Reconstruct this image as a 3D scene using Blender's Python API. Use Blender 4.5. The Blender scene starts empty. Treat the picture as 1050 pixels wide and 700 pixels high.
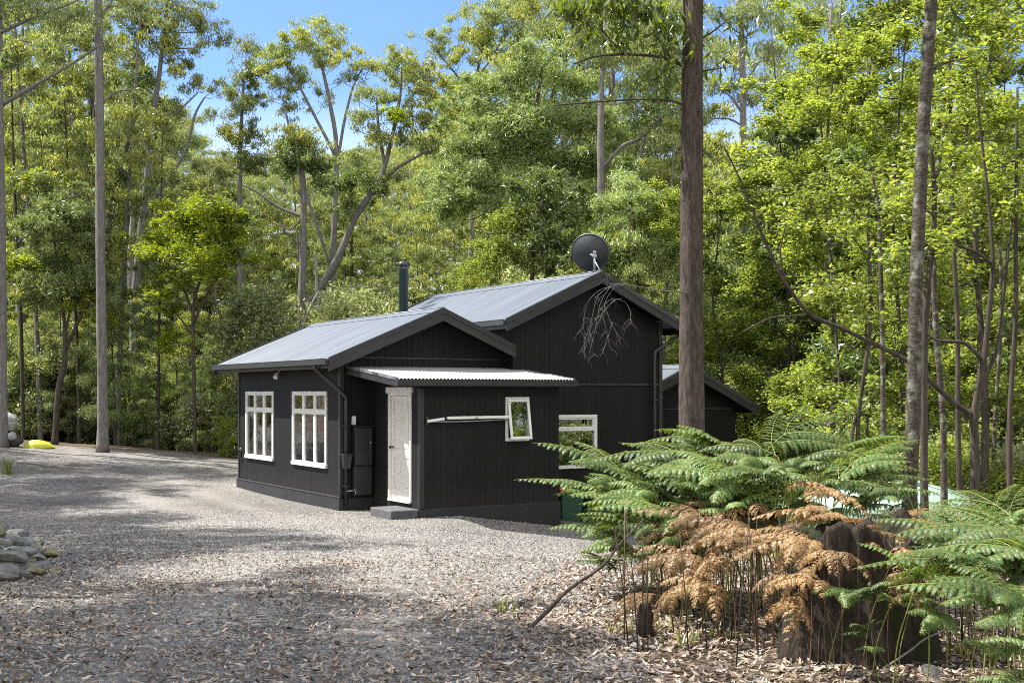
import bpy, math, random
import numpy as np
from mathutils import Vector, Matrix

C = bpy.context.scene
COL = C.collection
R = math.radians

# ------------------------------------------------------------------ camera, light, exposure
FPX, CX, CY, EYE = 1225.0, 525.0, 402.0, 2.38       # focal length in photo pixels, principal point, eye height above the house pad
cam_d = bpy.data.cameras.new('camera')
cam = bpy.data.objects.new('camera', cam_d)
COL.objects.link(cam)
cam.location = (0, 0, EYE)
cam.rotation_euler = (R(90), 0, 0)
cam_d.sensor_width = 36.0
cam_d.lens = FPX / 1050.0 * 36.0
cam_d.shift_y = (CY - 350.0) / 1050.0
cam_d.clip_start = 0.05
cam_d.clip_end = 3000
C.camera = cam

SUN_DIR = Vector((-0.66, 0.13, 1.0)).normalized()     # towards the sun
w = bpy.data.worlds.new('World')
C.world = w
w.use_nodes = True
wn = w.node_tree.nodes
wl = w.node_tree.links
for n in list(wn):
    wn.remove(n)
wo = wn.new('ShaderNodeOutputWorld')
bg = wn.new('ShaderNodeBackground')
sky = wn.new('ShaderNodeTexSky')
sky.sky_type = 'NISHITA'
sky.sun_disc = False
sky.sun_elevation = math.asin(SUN_DIR.z)
sky.sun_rotation = math.atan2(SUN_DIR.x, SUN_DIR.y)
sky.air_density = 1.0
sky.dust_density = 0.4
sky.ozone_density = 2.0
bg.inputs[1].default_value = 0.090
# thin white cloud low over the trees
tc = wn.new('ShaderNodeTexCoord')
mpw = wn.new('ShaderNodeMapping'); mpw.inputs['Scale'].default_value = (2.2, 2.2, 5.0)
nz = wn.new('ShaderNodeTexNoise'); nz.inputs['Scale'].default_value = 2.3; nz.inputs['Detail'].default_value = 6
sep = wn.new('ShaderNodeSeparateXYZ')
el = wn.new('ShaderNodeMapRange'); el.inputs[1].default_value = 0.24; el.inputs[2].default_value = 0.08; el.inputs[3].default_value = 0.0; el.inputs[4].default_value = 0.6
rp = wn.new('ShaderNodeMapRange'); rp.inputs[1].default_value = 0.48; rp.inputs[2].default_value = 0.72
ad = wn.new('ShaderNodeMath'); ad.operation = 'ADD'; ad.use_clamp = True
ml = wn.new('ShaderNodeMath'); ml.operation = 'MULTIPLY'; ml.inputs[1].default_value = 0.75
mxw = wn.new('ShaderNodeMixRGB'); mxw.inputs[2].default_value = (9.6, 9.5, 9.3, 1)
wl.new(tc.outputs['Generated'], mpw.inputs[0]); wl.new(mpw.outputs[0], nz.inputs['Vector'])
wl.new(tc.outputs['Generated'], sep.inputs[0]); wl.new(sep.outputs[2], el.inputs[0])
wl.new(nz.outputs[0], rp.inputs[0]); wl.new(rp.outputs[0], ml.inputs[0])
mm = wn.new('ShaderNodeMath'); mm.operation = 'MULTIPLY'
wl.new(ml.outputs[0], mm.inputs[0]); wl.new(el.outputs[0], mm.inputs[1])
bk = wn.new('ShaderNodeMapRange'); bk.inputs[1].default_value = .35; bk.inputs[2].default_value = -.15      # unseen cloud bank added overhead and behind the viewer for brighter, neutral fill light
rp2 = wn.new('ShaderNodeMapRange'); rp2.inputs[1].default_value = .30; rp2.inputs[2].default_value = .50
wl.new(sep.outputs[1], bk.inputs[0]); wl.new(nz.outputs[0], rp2.inputs[0])
mb_ = wn.new('ShaderNodeMath'); mb_.operation = 'MULTIPLY'; wl.new(bk.outputs[0], mb_.inputs[0]); wl.new(rp2.outputs[0], mb_.inputs[1])
mx_ = wn.new('ShaderNodeMath'); mx_.operation = 'MAXIMUM'; wl.new(mm.outputs[0], mx_.inputs[0]); wl.new(mb_.outputs[0], mx_.inputs[1])
wl.new(mx_.outputs[0], ad.inputs[0]); wl.new(el.outputs[0], ad.inputs[1])
tint = wn.new('ShaderNodeMixRGB'); tint.blend_type = 'MULTIPLY'; tint.inputs[0].default_value = 1; tint.inputs[2].default_value = (.62, .735, 1.06, 1)
wl.new(sky.outputs[0], tint.inputs[1])
wl.new(tint.outputs[0], mxw.inputs[1]); wl.new(ad.outputs[0], mxw.inputs[0])
wl.new(mxw.outputs[0], bg.inputs[0]); wl.new(bg.outputs[0], wo.inputs[0])

sd = bpy.data.lights.new('sun', 'SUN')
sd.energy = 4.6
sd.angle = R(0.55)
sd.color = (1.0, 0.955, 0.885)
so = bpy.data.objects.new('sun', sd)
COL.objects.link(so)
so.rotation_euler = SUN_DIR.to_track_quat('Z', 'Y').to_euler()

C.view_settings.view_transform = 'Standard'
C.view_settings.look = 'None'
C.view_settings.gamma = 1
C.view_settings.use_curve_mapping = False
C.view_settings.exposure = 1.52
C.render.engine = 'CYCLES'
C.cycles.max_bounces = 7
C.cycles.diffuse_bounces = 3
C.cycles.glossy_bounces = 2
C.cycles.transmission_bounces = 5
C.cycles.transparent_max_bounces = 6
C.cycles.caustics_reflective = False
C.cycles.caustics_refractive = False
C.cycles.sample_clamp_indirect = 1.5
C.cycles.use_denoising = False
C.cycles.filter_width = 1.0

# ------------------------------------------------------------------ helpers
def px(x, y, Y):
    """point seen at photo pixel (x, y) at distance Y"""
    return Vector(((x - CX) / FPX * Y, Y, EYE - (y - CY) / FPX * Y))

def tag(o, label=None, cat=None, group=None, kind=None):
    if label: o['label'] = label
    if cat: o['category'] = cat
    if group: o['group'] = group
    if kind: o['kind'] = kind
    return o

def empty(name, loc=(0, 0, 0), rz=0.0, parent=None):
    o = bpy.data.objects.new(name, None)
    COL.objects.link(o)
    o.location = loc
    o.rotation_euler = (0, 0, rz)
    o.empty_display_size = 0.2
    if parent: o.parent = parent
    return o

def thing(name, label, cat, loc=(0, 0, 0), rz=0.0, group=None):
    return tag(empty(name, loc, rz), label, cat, group)

def np_mesh(name, v, quads=None, tris=None, mat=None, smooth=False):
    v = np.asarray(v, dtype=np.float32).reshape(-1, 3)
    me = bpy.data.meshes.new(name)
    q = np.zeros((0, 4), np.int32) if quads is None else np.asarray(quads, np.int32).reshape(-1, 4)
    t = np.zeros((0, 3), np.int32) if tris is None else np.asarray(tris, np.int32).reshape(-1, 3)
    me.vertices.add(len(v)); me.vertices.foreach_set('co', v.ravel())
    nl = q.size + t.size
    me.loops.add(nl)
    me.loops.foreach_set('vertex_index', np.concatenate([q.ravel(), t.ravel()]))
    starts = np.concatenate([np.arange(len(q)) * 4, q.size + np.arange(len(t)) * 3]).astype(np.int32)
    me.polygons.add(len(q) + len(t))
    me.polygons.foreach_set('loop_start', starts)
    me.polygons.foreach_set('use_smooth', np.full(len(q) + len(t), smooth))
    me.update(calc_edges=True)
    me.validate()
    if mat: me.materials.append(mat)
    return me

def link(name, me, parent=None):
    o = bpy.data.objects.new(name, me)
    COL.objects.link(o)
    if parent: o.parent = parent
    return o

class MB:
    def __init__(s):
        s.v = []; s.f = []; s.sm = []
    def poly(s, pts, smooth=False):
        b = len(s.v)
        s.v += [tuple(p) for p in pts]
        s.f.append(tuple(range(b, b + len(pts)))); s.sm.append(smooth)
    def box(s, x0, x1, y0, y1, z0, z1, M=None):
        p = [Vector((x, y, z)) for z in (z0, z1) for y in (y0, y1) for x in (x0, x1)]
        if M is not None: p = [M @ q for q in p]
        b = len(s.v)
        s.v += [tuple(q) for q in p]
        for f in ((0, 2, 3, 1), (4, 5, 7, 6), (0, 1, 5, 4), (2, 6, 7, 3), (0, 4, 6, 2), (1, 3, 7, 5)):
            s.f.append(tuple(b + i for i in f)); s.sm.append(False)
        return s
    def bbox(s, x0, x1, y0, y1, z0, z1, r=0.006, M=None):
        """box with chamfered vertical and horizontal edges"""
        pts = []
        r = min(r, (x1-x0)*.45, (y1-y0)*.45, (z1-z0)*.45)
        b = len(s.v)
        idx = {}
        for ix, X in ((0, x0), (1, x1)):
            for iy, Y in ((0, y0), (1, y1)):
                for iz, Z in ((0, z0), (1, z1)):
                    sx, sy, sz = (1-2*ix), (1-2*iy), (1-2*iz)
                    for a, q in enumerate(((X, Y+sy*r, Z+sz*r), (X+sx*r, Y, Z+sz*r), (X+sx*r, Y+sy*r, Z))):
                        idx[(ix, iy, iz, a)] = len(s.v)
                        q = Vector(q)
                        if M is not None: q = M @ q
                        s.v.append(tuple(q))
        def F(*k):
            s.f.append(tuple(idx[i] for i in k)); s.sm.append(False)
        for i in (0, 1):
            k = [(i,0,0,0),(i,1,0,0),(i,1,1,0),(i,0,1,0)]; F(*(k if i else k[::-1]))
            k = [(0,i,0,1),(1,i,0,1),(1,i,1,1),(0,i,1,1)]; F(*(k[::-1] if i else k))
            k = [(0,0,i,2),(1,0,i,2),(1,1,i,2),(0,1,i,2)]; F(*(k if i else k[::-1]))
        for i in (0, 1):
            for j in (0, 1):
                F((i,j,0,0),(i,j,1,0),(i,j,1,1),(i,j,0,1))
                F((i,0,j,0),(i,1,j,0),(i,1,j,2),(i,0,j,2))
                F((0,i,j,1),(1,i,j,1),(1,i,j,2),(0,i,j,2))
        for i in (0, 1):
            for j in (0, 1):
                for k in (0, 1):
                    F((i,j,k,0),(i,j,k,1),(i,j,k,2))
        return s
    def prism(s, poly, d):
        """polygon pts (3D) extruded by vector d"""
        d = Vector(d)
        a = [Vector(p) for p in poly]; b2 = [p + d for p in a]
        n = len(a); b = len(s.v)
        s.v += [tuple(p) for p in a + b2]
        s.f.append(tuple(range(b + n - 1, b - 1, -1))); s.sm.append(False)
        s.f.append(tuple(range(b + n, b + 2 * n))); s.sm.append(False)
        for i in range(n):
            j = (i + 1) % n
            s.f.append((b + i, b + j, b + n + j, b + n + i)); s.sm.append(False)
        return s
    def tube(s, path, rad, n=8, cap=True, smooth=True, wob=None):
        path = [Vector(p) for p in path]
        if not hasattr(rad, '__len__'): rad = [rad] * len(path)
        b = len(s.v)
        up = None
        for i, p in enumerate(path):
            t = (path[min(i + 1, len(path) - 1)] - path[max(i - 1, 0)])
            t = t.normalized() if t.length > 1e-9 else Vector((0, 0, 1))
            if up is None:
                up = Vector((1, 0, 0)) if abs(t.z) > .7 else Vector((0, 0, 1))
            a = up - t * up.dot(t)
            a = a.normalized() if a.length > 1e-6 else t.orthogonal().normalized()
            c = t.cross(a)
            up = a
            for k in range(n):
                th = 2 * math.pi * k / n
                rr = rad[i] * (1 + (wob(i, k) if wob else 0))
                s.v.append(tuple(p + (a * math.cos(th) + c * math.sin(th)) * rr))
        for i in range(len(path) - 1):
            for k in range(n):
                k2 = (k + 1) % n
                s.f.append((b + i*n + k, b + i*n + k2, b + (i+1)*n + k2, b + (i+1)*n + k)); s.sm.append(smooth)
        if cap:
            s.f.append(tuple(b + k for k in range(n - 1, -1, -1))); s.sm.append(False)
            e = b + (len(path) - 1) * n
            s.f.append(tuple(e + k for k in range(n))); s.sm.append(False)
        return s
    def lathe(s, prof, n=24, M=None, smooth=True):
        b = len(s.v)
        for r, z in prof:
            for k in range(n):
                th = 2 * math.pi * k / n
                q = Vector((r * math.cos(th), r * math.sin(th), z))
                if M is not None: q = M @ q
                s.v.append(tuple(q))
        for i in range(len(prof) - 1):
            for k in range(n):
                k2 = (k + 1) % n
                s.f.append((b + i*n + k, b + i*n + k2, b + (i+1)*n + k2, b + (i+1)*n + k)); s.sm.append(smooth)
        return s
    def build(s, name, mat, parent=None):
        me = bpy.data.meshes.new(name)
        me.from_pydata(s.v, [], s.f)
        me.polygons.foreach_set('use_smooth', s.sm)
        me.update()
        if mat: me.materials.append(mat)
        return link(name, me, parent)

# ------------------------------------------------------------------ materials
def new_mat(name):
    m = bpy.data.materials.new(name)
    m.use_nodes = True
    nt = m.node_tree
    for n in list(nt.nodes): nt.nodes.remove(n)
    out = nt.nodes.new('ShaderNodeOutputMaterial')
    return m, nt.nodes, nt.links, out

def simple(name, col, rough=0.5, metal=0.0, noise=0.0, nscale=8.0, bump=0.0, bscale=60.0, stretch=(1, 1, 1), spec=0.5):
    m, N, L, out = new_mat(name)
    p = N.new('ShaderNodeBsdfPrincipled')
    p.inputs['Base Color'].default_value = (*col, 1)
    p.inputs['Roughness'].default_value = rough
    p.inputs['Metallic'].default_value = metal
    p.inputs['Specular IOR Level'].default_value = spec
    L.new(p.outputs[0], out.inputs[0])
    tcn = N.new('ShaderNodeTexCoord')
    mp = N.new('ShaderNodeMapping'); mp.inputs['Scale'].default_value = stretch
    L.new(tcn.outputs['Object'], mp.inputs[0])
    if noise:
        t = N.new('ShaderNodeTexNoise'); t.inputs['Scale'].default_value = nscale; t.inputs['Detail'].default_value = 5
        L.new(mp.outputs[0], t.inputs['Vector'])
        r = N.new('ShaderNodeMapRange'); r.inputs[1].default_value = .3; r.inputs[2].default_value = .7
        r.inputs[3].default_value = 1 - noise; r.inputs[4].default_value = 1 + noise
        L.new(t.outputs[0], r.inputs[0])
        x = N.new('ShaderNodeVectorMath'); x.operation = 'SCALE'
        x.inputs[0].default_value = col
        L.new(r.outputs[0], x.inputs['Scale'])
        L.new(x.outputs[0], p.inputs['Base Color'])
    if bump:
        t = N.new('ShaderNodeTexNoise'); t.inputs['Scale'].default_value = bscale; t.inputs['Detail'].default_value = 4
        L.new(mp.outputs[0], t.inputs['Vector'])
        bmp = N.new('ShaderNodeBump'); bmp.inputs['Strength'].default_value = 1.0; bmp.inputs['Distance'].default_value = bump
        L.new(t.outputs[0], bmp.inputs['Height']); L.new(bmp.outputs[0], p.inputs['Normal'])
    return m

def leaf_mat(name, c1, c2, trans=0.42, gloss=0.05, objvar=0.25, tint=(1.15, 1.1, .55), odd=None):
    m, N, L, out = new_mat(name)
    g = N.new('ShaderNodeNewGeometry')
    oi = N.new('ShaderNodeObjectInfo')
    mx = N.new('ShaderNodeMixRGB'); mx.inputs[1].default_value = (*c1, 1); mx.inputs[2].default_value = (*c2, 1)
    L.new(g.outputs['Random Per Island'], mx.inputs[0])
    r = N.new('ShaderNodeMapRange'); r.inputs[3].default_value = 1 - objvar; r.inputs[4].default_value = 1 + objvar
    L.new(oi.outputs['Random'], r.inputs[0])
    sc = N.new('ShaderNodeVectorMath'); sc.operation = 'SCALE'
    base_c = mx.outputs[0]
    if odd:      # a few withered leaflets
        gt = N.new('ShaderNodeMath'); gt.operation = 'GREATER_THAN'; gt.inputs[1].default_value = .93
        L.new(g.outputs['Random Per Island'], gt.inputs[0])
        mo = N.new('ShaderNodeMixRGB'); mo.inputs[2].default_value = (*odd, 1)
        L.new(gt.outputs[0], mo.inputs[0]); L.new(base_c, mo.inputs[1]); base_c = mo.outputs[0]
    L.new(base_c, sc.inputs[0]); L.new(r.outputs[0], sc.inputs['Scale'])
    df = N.new('ShaderNodeBsdfDiffuse'); tr = N.new('ShaderNodeBsdfTranslucent')
    tm = N.new('ShaderNodeVectorMath'); tm.operation = 'MULTIPLY'; tm.inputs[1].default_value = tint
    L.new(sc.outputs[0], df.inputs[0]); L.new(sc.outputs[0], tm.inputs[0]); L.new(tm.outputs[0], tr.inputs[0])
    ms = N.new('ShaderNodeMixShader'); ms.inputs[0].default_value = trans
    L.new(df.outputs[0], ms.inputs[1]); L.new(tr.outputs[0], ms.inputs[2])
    gl = N.new('ShaderNodeBsdfGlossy'); gl.inputs['Roughness'].default_value = .42; gl.inputs[0].default_value = (.9, .95, 1, 1)
    m2 = N.new('ShaderNodeMixShader'); m2.inputs[0].default_value = gloss
    L.new(ms.outputs[0], m2.inputs[1]); L.new(gl.outputs[0], m2.inputs[2])
    L.new(m2.outputs[0], out.inputs[0])
    return m

def bark_mat(name, c1, c2, scale=3.0, stretch=(1, 1, .12), bump=.02, c3=None, patch=1.2):
    m, N, L, out = new_mat(name)
    p = N.new('ShaderNodeBsdfPrincipled'); p.inputs['Roughness'].default_value = .85; p.inputs['Specular IOR Level'].default_value = .2
    L.new(p.outputs[0], out.inputs[0])
    tcn = N.new('ShaderNodeTexCoord')
    mp = N.new('ShaderNodeMapping'); mp.inputs['Scale'].default_value = stretch
    L.new(tcn.outputs['Object'], mp.inputs[0])
    t = N.new('ShaderNodeTexNoise'); t.inputs['Scale'].default_value = scale * 8; t.inputs['Detail'].default_value = 8; t.inputs['Roughness'].default_value = .65
    L.new(mp.outputs[0], t.inputs['Vector'])
    r = N.new('ShaderNodeMapRange'); r.inputs[1].default_value = .35; r.inputs[2].default_value = .68
    L.new(t.outputs[0], r.inputs[0])
    mx = N.new('ShaderNodeMixRGB'); mx.inputs[1].default_value = (*c1, 1); mx.inputs[2].default_value = (*c2, 1)
    L.new(r.outputs[0], mx.inputs[0])
    colout = mx.outputs[0]
    if c3:
        t2 = N.new('ShaderNodeTexNoise'); t2.inputs['Scale'].default_value = patch * 5; t2.inputs['Detail'].default_value = 6
        L.new(tcn.outputs['Object'], t2.inputs['Vector'])
        r2 = N.new('ShaderNodeMapRange'); r2.inputs[1].default_value = .52; r2.inputs[2].default_value = .62
        L.new(t2.outputs[0], r2.inputs[0])
        mx2 = N.new('ShaderNodeMixRGB'); mx2.inputs[2].default_value = (*c3, 1)
        L.new(colout, mx2.inputs[1]); L.new(r2.outputs[0], mx2.inputs[0])
        colout = mx2.outputs[0]
    L.new(colout, p.inputs['Base Color'])
    bmp = N.new('ShaderNodeBump'); bmp.inputs['Distance'].default_value = bump
    L.new(t.outputs[0], bmp.inputs['Height']); L.new(bmp.outputs[0], p.inputs['Normal'])
    return m

def board_mat(name, col, pitch=.125):
    m, N, L, out = new_mat(name)
    p = N.new('ShaderNodeBsdfPrincipled'); p.inputs['Roughness'].default_value = .65; p.inputs['Specular IOR Level'].default_value = .22
    L.new(p.outputs[0], out.inputs[0])
    tcn = N.new('ShaderNodeTexCoord'); s = N.new('ShaderNodeSeparateXYZ')
    L.new(tcn.outputs['Object'], s.inputs[0])
    def M(op, a, b=None):
        n = N.new('ShaderNodeMath'); n.operation = op
        for i, q in enumerate((a, b)):
            if q is None: continue
            if isinstance(q, (int, float)): n.inputs[i].default_value = q
            else: L.new(q, n.inputs[i])
        return n.outputs[0]
    u = M('DIVIDE', M('ADD', s.outputs[0], s.outputs[1]), pitch)
    fr = M('FRACT', u)
    d = M('ABSOLUTE', M('SUBTRACT', fr, .5))           # .5 at the joint
    gr = N.new('ShaderNodeMapRange'); gr.interpolation_type = 'SMOOTHSTEP'
    gr.inputs[1].default_value = .44; gr.inputs[2].default_value = .495; gr.inputs[3].default_value = 1; gr.inputs[4].default_value = 0
    L.new(d, gr.inputs[0])
    bd = M('FLOOR', M('ADD', u, 0.0))
    wn_ = N.new('ShaderNodeTexWhiteNoise'); wn_.noise_dimensions = '1D'; L.new(bd, wn_.inputs['W'])
    mp = N.new('ShaderNodeMapping'); mp.inputs['Scale'].default_value = (6, 6, .45)
    L.new(tcn.outputs['Object'], mp.inputs[0])
    t = N.new('ShaderNodeTexNoise'); t.inputs['Scale'].default_value = 4; t.inputs['Detail'].default_value = 8; t.inputs['Roughness'].default_value = .65
    L.new(mp.outputs[0], t.inputs['Vector'])
    k = M('ADD', M('MULTIPLY', wn_.outputs[0], .35), M('MULTIPLY', t.outputs[0], 1.0))
    k = M('ADD', k, .4)
    sc = N.new('ShaderNodeVectorMath'); sc.operation = 'SCALE'; sc.inputs[0].default_value = col
    L.new(k, sc.inputs['Scale'])
    dz = N.new('ShaderNodeMapRange'); dz.interpolation_type = 'SMOOTHSTEP'; dz.inputs[1].default_value = .75; dz.inputs[2].default_value = .05; dz.inputs[3].default_value = 0; dz.inputs[4].default_value = .55
    L.new(s.outputs[2], dz.inputs[0])
    dn = N.new('ShaderNodeTexNoise'); dn.inputs['Scale'].default_value = 7; dn.inputs['Detail'].default_value = 6
    L.new(tcn.outputs['Object'], dn.inputs['Vector'])
    dmx = N.new('ShaderNodeMixRGB'); dmx.inputs[2].default_value = (.045, .041, .036, 1)
    L.new(M('MULTIPLY', dz.outputs[0], dn.outputs[0]), dmx.inputs[0]); L.new(sc.outputs[0], dmx.inputs[1])
    L.new(dmx.outputs[0], p.inputs['Base Color'])
    bmp = N.new('ShaderNodeBump'); bmp.inputs['Distance'].default_value = .012
    hh = M('ADD', gr.outputs[0], M('MULTIPLY', t.outputs[0], .12))
    L.new(hh, bmp.inputs['Height']); L.new(bmp.outputs[0], p.inputs['Normal'])
    return m

def glass_mat(name, refl=.28, tint=(.75, .8, .78)):
    m, N, L, out = new_mat(name)
    gl = N.new('ShaderNodeBsdfGlossy'); gl.inputs['Roughness'].default_value = .015; gl.inputs[0].default_value = (.95, .97, 1, 1)
    tp = N.new('ShaderNodeBsdfTransparent'); tp.inputs[0].default_value = (*tint, 1)
    fr = N.new('ShaderNodeFresnel'); fr.inputs[0].default_value = 1.5
    a = N.new('ShaderNodeMath'); a.operation = 'ADD'; a.inputs[1].default_value = refl; a.use_clamp = True
    L.new(fr.outputs[0], a.inputs[0])
    mx = N.new('ShaderNodeMixShader')
    L.new(a.outputs[0], mx.inputs[0]); L.new(tp.outputs[0], mx.inputs[1]); L.new(gl.outputs[0], mx.inputs[2])
    tcn = N.new('ShaderNodeTexCoord')
    t = N.new('ShaderNodeTexNoise'); t.inputs['Scale'].default_value = 2.5
    L.new(tcn.outputs['Object'], t.inputs['Vector'])
    bmp = N.new('ShaderNodeBump'); bmp.inputs['Distance'].default_value = .004
    L.new(t.outputs[0], bmp.inputs['Height']); L.new(bmp.outputs[0], gl.inputs['Normal'])
    L.new(mx.outputs[0], out.inputs[0])
    return m

def ground_mat(name, stops, peb=38.0, dirt=None, dirt_amt=.45, bump=.012, track=False):
    """pebbles / litter: voronoi cells coloured at random, large noise between two tones"""
    m, N, L, out = new_mat(name)
    p = N.new('ShaderNodeBsdfPrincipled'); p.inputs['Roughness'].default_value = .9; p.inputs['Specular IOR Level'].default_value = .15
    L.new(p.outputs[0], out.inputs[0])
    g = N.new('ShaderNodeNewGeometry')
    v = N.new('ShaderNodeTexVoronoi'); v.inputs['Scale'].default_value = peb; v.inputs['Randomness'].default_value = 1
    L.new(g.outputs['Position'], v.inputs['Vector'])
    s = N.new('ShaderNodeSeparateColor'); L.new(v.outputs['Color'], s.inputs[0])
    cr = N.new('ShaderNodeValToRGB')
    e = cr.color_ramp.elements
    e[0].position = 0; e[0].color = (*stops[0], 1)
    e[1].position = 1; e[1].color = (*stops[-1], 1)
    for i, c in enumerate(stops[1:-1]):
        q = e.new((i + 1) / (len(stops) - 1)); q.color = (*c, 1)
    L.new(s.outputs[0], cr.inputs[0])
    n = N.new('ShaderNodeTexNoise'); n.inputs['Scale'].default_value = .55; n.inputs['Detail'].default_value = 8; n.inputs['Roughness'].default_value = .7
    L.new(g.outputs['Position'], n.inputs['Vector'])
    r = N.new('ShaderNodeMapRange'); r.inputs[1].default_value = .42; r.inputs[2].default_value = .62; r.inputs[4].default_value = dirt_amt
    L.new(n.outputs[0], r.inputs[0])
    mx = N.new('ShaderNodeMixRGB'); mx.inputs[2].default_value = (*(dirt or stops[0]), 1)
    L.new(cr.outputs[0], mx.inputs[1]); L.new(r.outputs[0], mx.inputs[0])
    nb_ = N.new('ShaderNodeTexNoise'); nb_.inputs['Scale'].default_value = .28; nb_.inputs['Detail'].default_value = 5; nb_.inputs['Distortion'].default_value = .8
    L.new(g.outputs['Position'], nb_.inputs['Vector'])
    rb_ = N.new('ShaderNodeMapRange'); rb_.inputs[1].default_value = .35; rb_.inputs[2].default_value = .65; rb_.inputs[3].default_value = .70; rb_.inputs[4].default_value = 1.12
    L.new(nb_.outputs[0], rb_.inputs[0])
    vs_ = N.new('ShaderNodeVectorMath'); vs_.operation = 'SCALE'; L.new(mx.outputs[0], vs_.inputs[0]); L.new(rb_.outputs[0], vs_.inputs['Scale'])
    colo = vs_.outputs[0]
    if track:    # wheel tracks: gravel crushed finer and paler
        at = N.new('ShaderNodeAttribute'); at.attribute_name = 'track'
        fin = N.new('ShaderNodeTexNoise'); fin.inputs['Scale'].default_value = 60; fin.inputs['Detail'].default_value = 3
        L.new(g.outputs['Position'], fin.inputs['Vector'])
        fr_ = N.new('ShaderNodeMapRange'); fr_.inputs[3].default_value = .5; fr_.inputs[4].default_value = 1.5
        L.new(fin.outputs[0], fr_.inputs[0])
        fs = N.new('ShaderNodeVectorMath'); fs.operation = 'SCALE'; fs.inputs[0].default_value = (.225, .208, .188); L.new(fr_.outputs[0], fs.inputs['Scale'])
        mt = N.new('ShaderNodeMixRGB'); L.new(at.outputs['Fac'], mt.inputs[0]); L.new(colo, mt.inputs[1]); L.new(fs.outputs[0], mt.inputs[2]); colo = mt.outputs[0]
    L.new(colo, p.inputs['Base Color'])
    bmp = N.new('ShaderNodeBump'); bmp.inputs['Distance'].default_value = bump; bmp.invert = True
    L.new(v.outputs['Distance'], bmp.inputs['Height']); L.new(bmp.outputs[0], p.inputs['Normal'])
    return m

def rand_island(name, cols, rough=.85, objvar=0.0):
    """each separate leaf or pebble takes its own colour from cols"""
    m, N, L, out = new_mat(name)
    p = N.new('ShaderNodeBsdfPrincipled'); p.inputs['Roughness'].default_value = rough; p.inputs['Specular IOR Level'].default_value = .2
    L.new(p.outputs[0], out.inputs[0])
    g = N.new('ShaderNodeNewGeometry')
    cr = N.new('ShaderNodeValToRGB')
    e = cr.color_ramp.elements
    e[0].position = 0; e[0].color = (*cols[0], 1)
    e[1].position = 1; e[1].color = (*cols[-1], 1)
    for i, c in enumerate(cols[1:-1]):
        q = e.new((i + 1) / (len(cols) - 1)); q.color = (*c, 1)
    L.new(g.outputs['Random Per Island'], cr.inputs[0])
    L.new(cr.outputs[0], p.inputs['Base Color'])
    return m

BOARD = board_mat('black_board', (.0078, .0078, .0087))
BLACK = simple('black_trim', (.016, .016, .018), .5, noise=.25, nscale=3, bump=.002, bscale=30)
BLACKMETAL = simple('black_metal', (.02, .021, .023), .35, noise=.15)
ROOF = simple('roof_steel', (.118, .134, .153), .42, metal=.2, noise=.22, nscale=1.5, stretch=(.35, 5, .35))
ROOFPALE = simple('annex_roof_steel', (.37, .37, .38), .5, metal=.25, noise=.12, nscale=4)
WHITE = simple('white_paint', (.66, .66, .64), .45, noise=.06, nscale=5)
CREAM = simple('cream_paint', (.66, .64, .60), .5, noise=.03, nscale=5)
GREYMETAL = simple('grey_metal', (.32, .34, .36), .4, metal=.7, noise=.1)
FLUE = simple('flue_paint', (.05, .085, .09), .4, metal=.2, noise=.2, nscale=6)
DISHM = simple('dish_mesh', (.025, .03, .034), .55, noise=.2)
GLASS = glass_mat('window_glass', .10)
GLASS2 = glass_mat('window_glass_mirror', .34)
CURTAIN = simple('curtain_cloth', (.15, .12, .098), .9, noise=.25)
PLASTER = simple('pale_interior', (.36, .32, .28), .9, noise=.1)
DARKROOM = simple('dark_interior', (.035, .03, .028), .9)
CONCRETE = simple('concrete', (.075, .075, .078), .9, noise=.25, nscale=9, bump=.004)
TANK = simple('tank_plastic', (.20, .29, .225), .75, spec=.25, noise=.08, nscale=2)
BINGREEN = simple('bin_green', (.03, .085, .05), .45, noise=.1)
BINRED = simple('bin_red', (.38, .02, .02), .4)
BINYEL = simple('bin_yellow', (.62, .42, .02), .4)
KAYAK = simple('yellow_hull', (.44, .46, .03), .5, noise=.15, nscale=4)
STONE = simple('stone', (.15, .15, .14), .9, noise=.4, nscale=7, bump=.008, bscale=25)
STONEMOSS = simple('stone_mossy', (.20, .175, .10), .9, noise=.45, nscale=6, bump=.008, bscale=25)
STONEDARK = simple('stone_dark', (.055, .053, .05), .9, noise=.4, nscale=7, bump=.008, bscale=25)
TARP = simple('grey_cover', (.27, .27, .285), .8, noise=.5, nscale=7, bump=.02, bscale=8)

BARK_GUM = bark_mat('bark_gum_grey', (.085, .078, .075), (.215, .20, .195), 3, c3=(.125, .115, .107))
BARK_DARK = bark_mat('bark_dark', (.028, .023, .019), (.09, .076, .062), 3)
BARK_BROWN = bark_mat('bark_stringy_brown', (.030, .024, .020), (.115, .090, .076), 4.5, stretch=(1, 1, .17), bump=.03)
BARK_LICHEN = bark_mat('bark_lichen', (.030, .025, .020), (.10, .086, .07), 3, stretch=(1, 1, 1.6), c3=(.17, .17, .14), patch=1.6)
BARK_DEAD = bark_mat('dead_wood_grey', (.13, .125, .12), (.30, .285, .27), 3)
STUMPM = bark_mat('stump_wood', (.009, .007, .006), (.060, .044, .034), 3.2, stretch=(1, 1, .24), bump=.035, c3=(.022, .026, .010), patch=.8)

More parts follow.
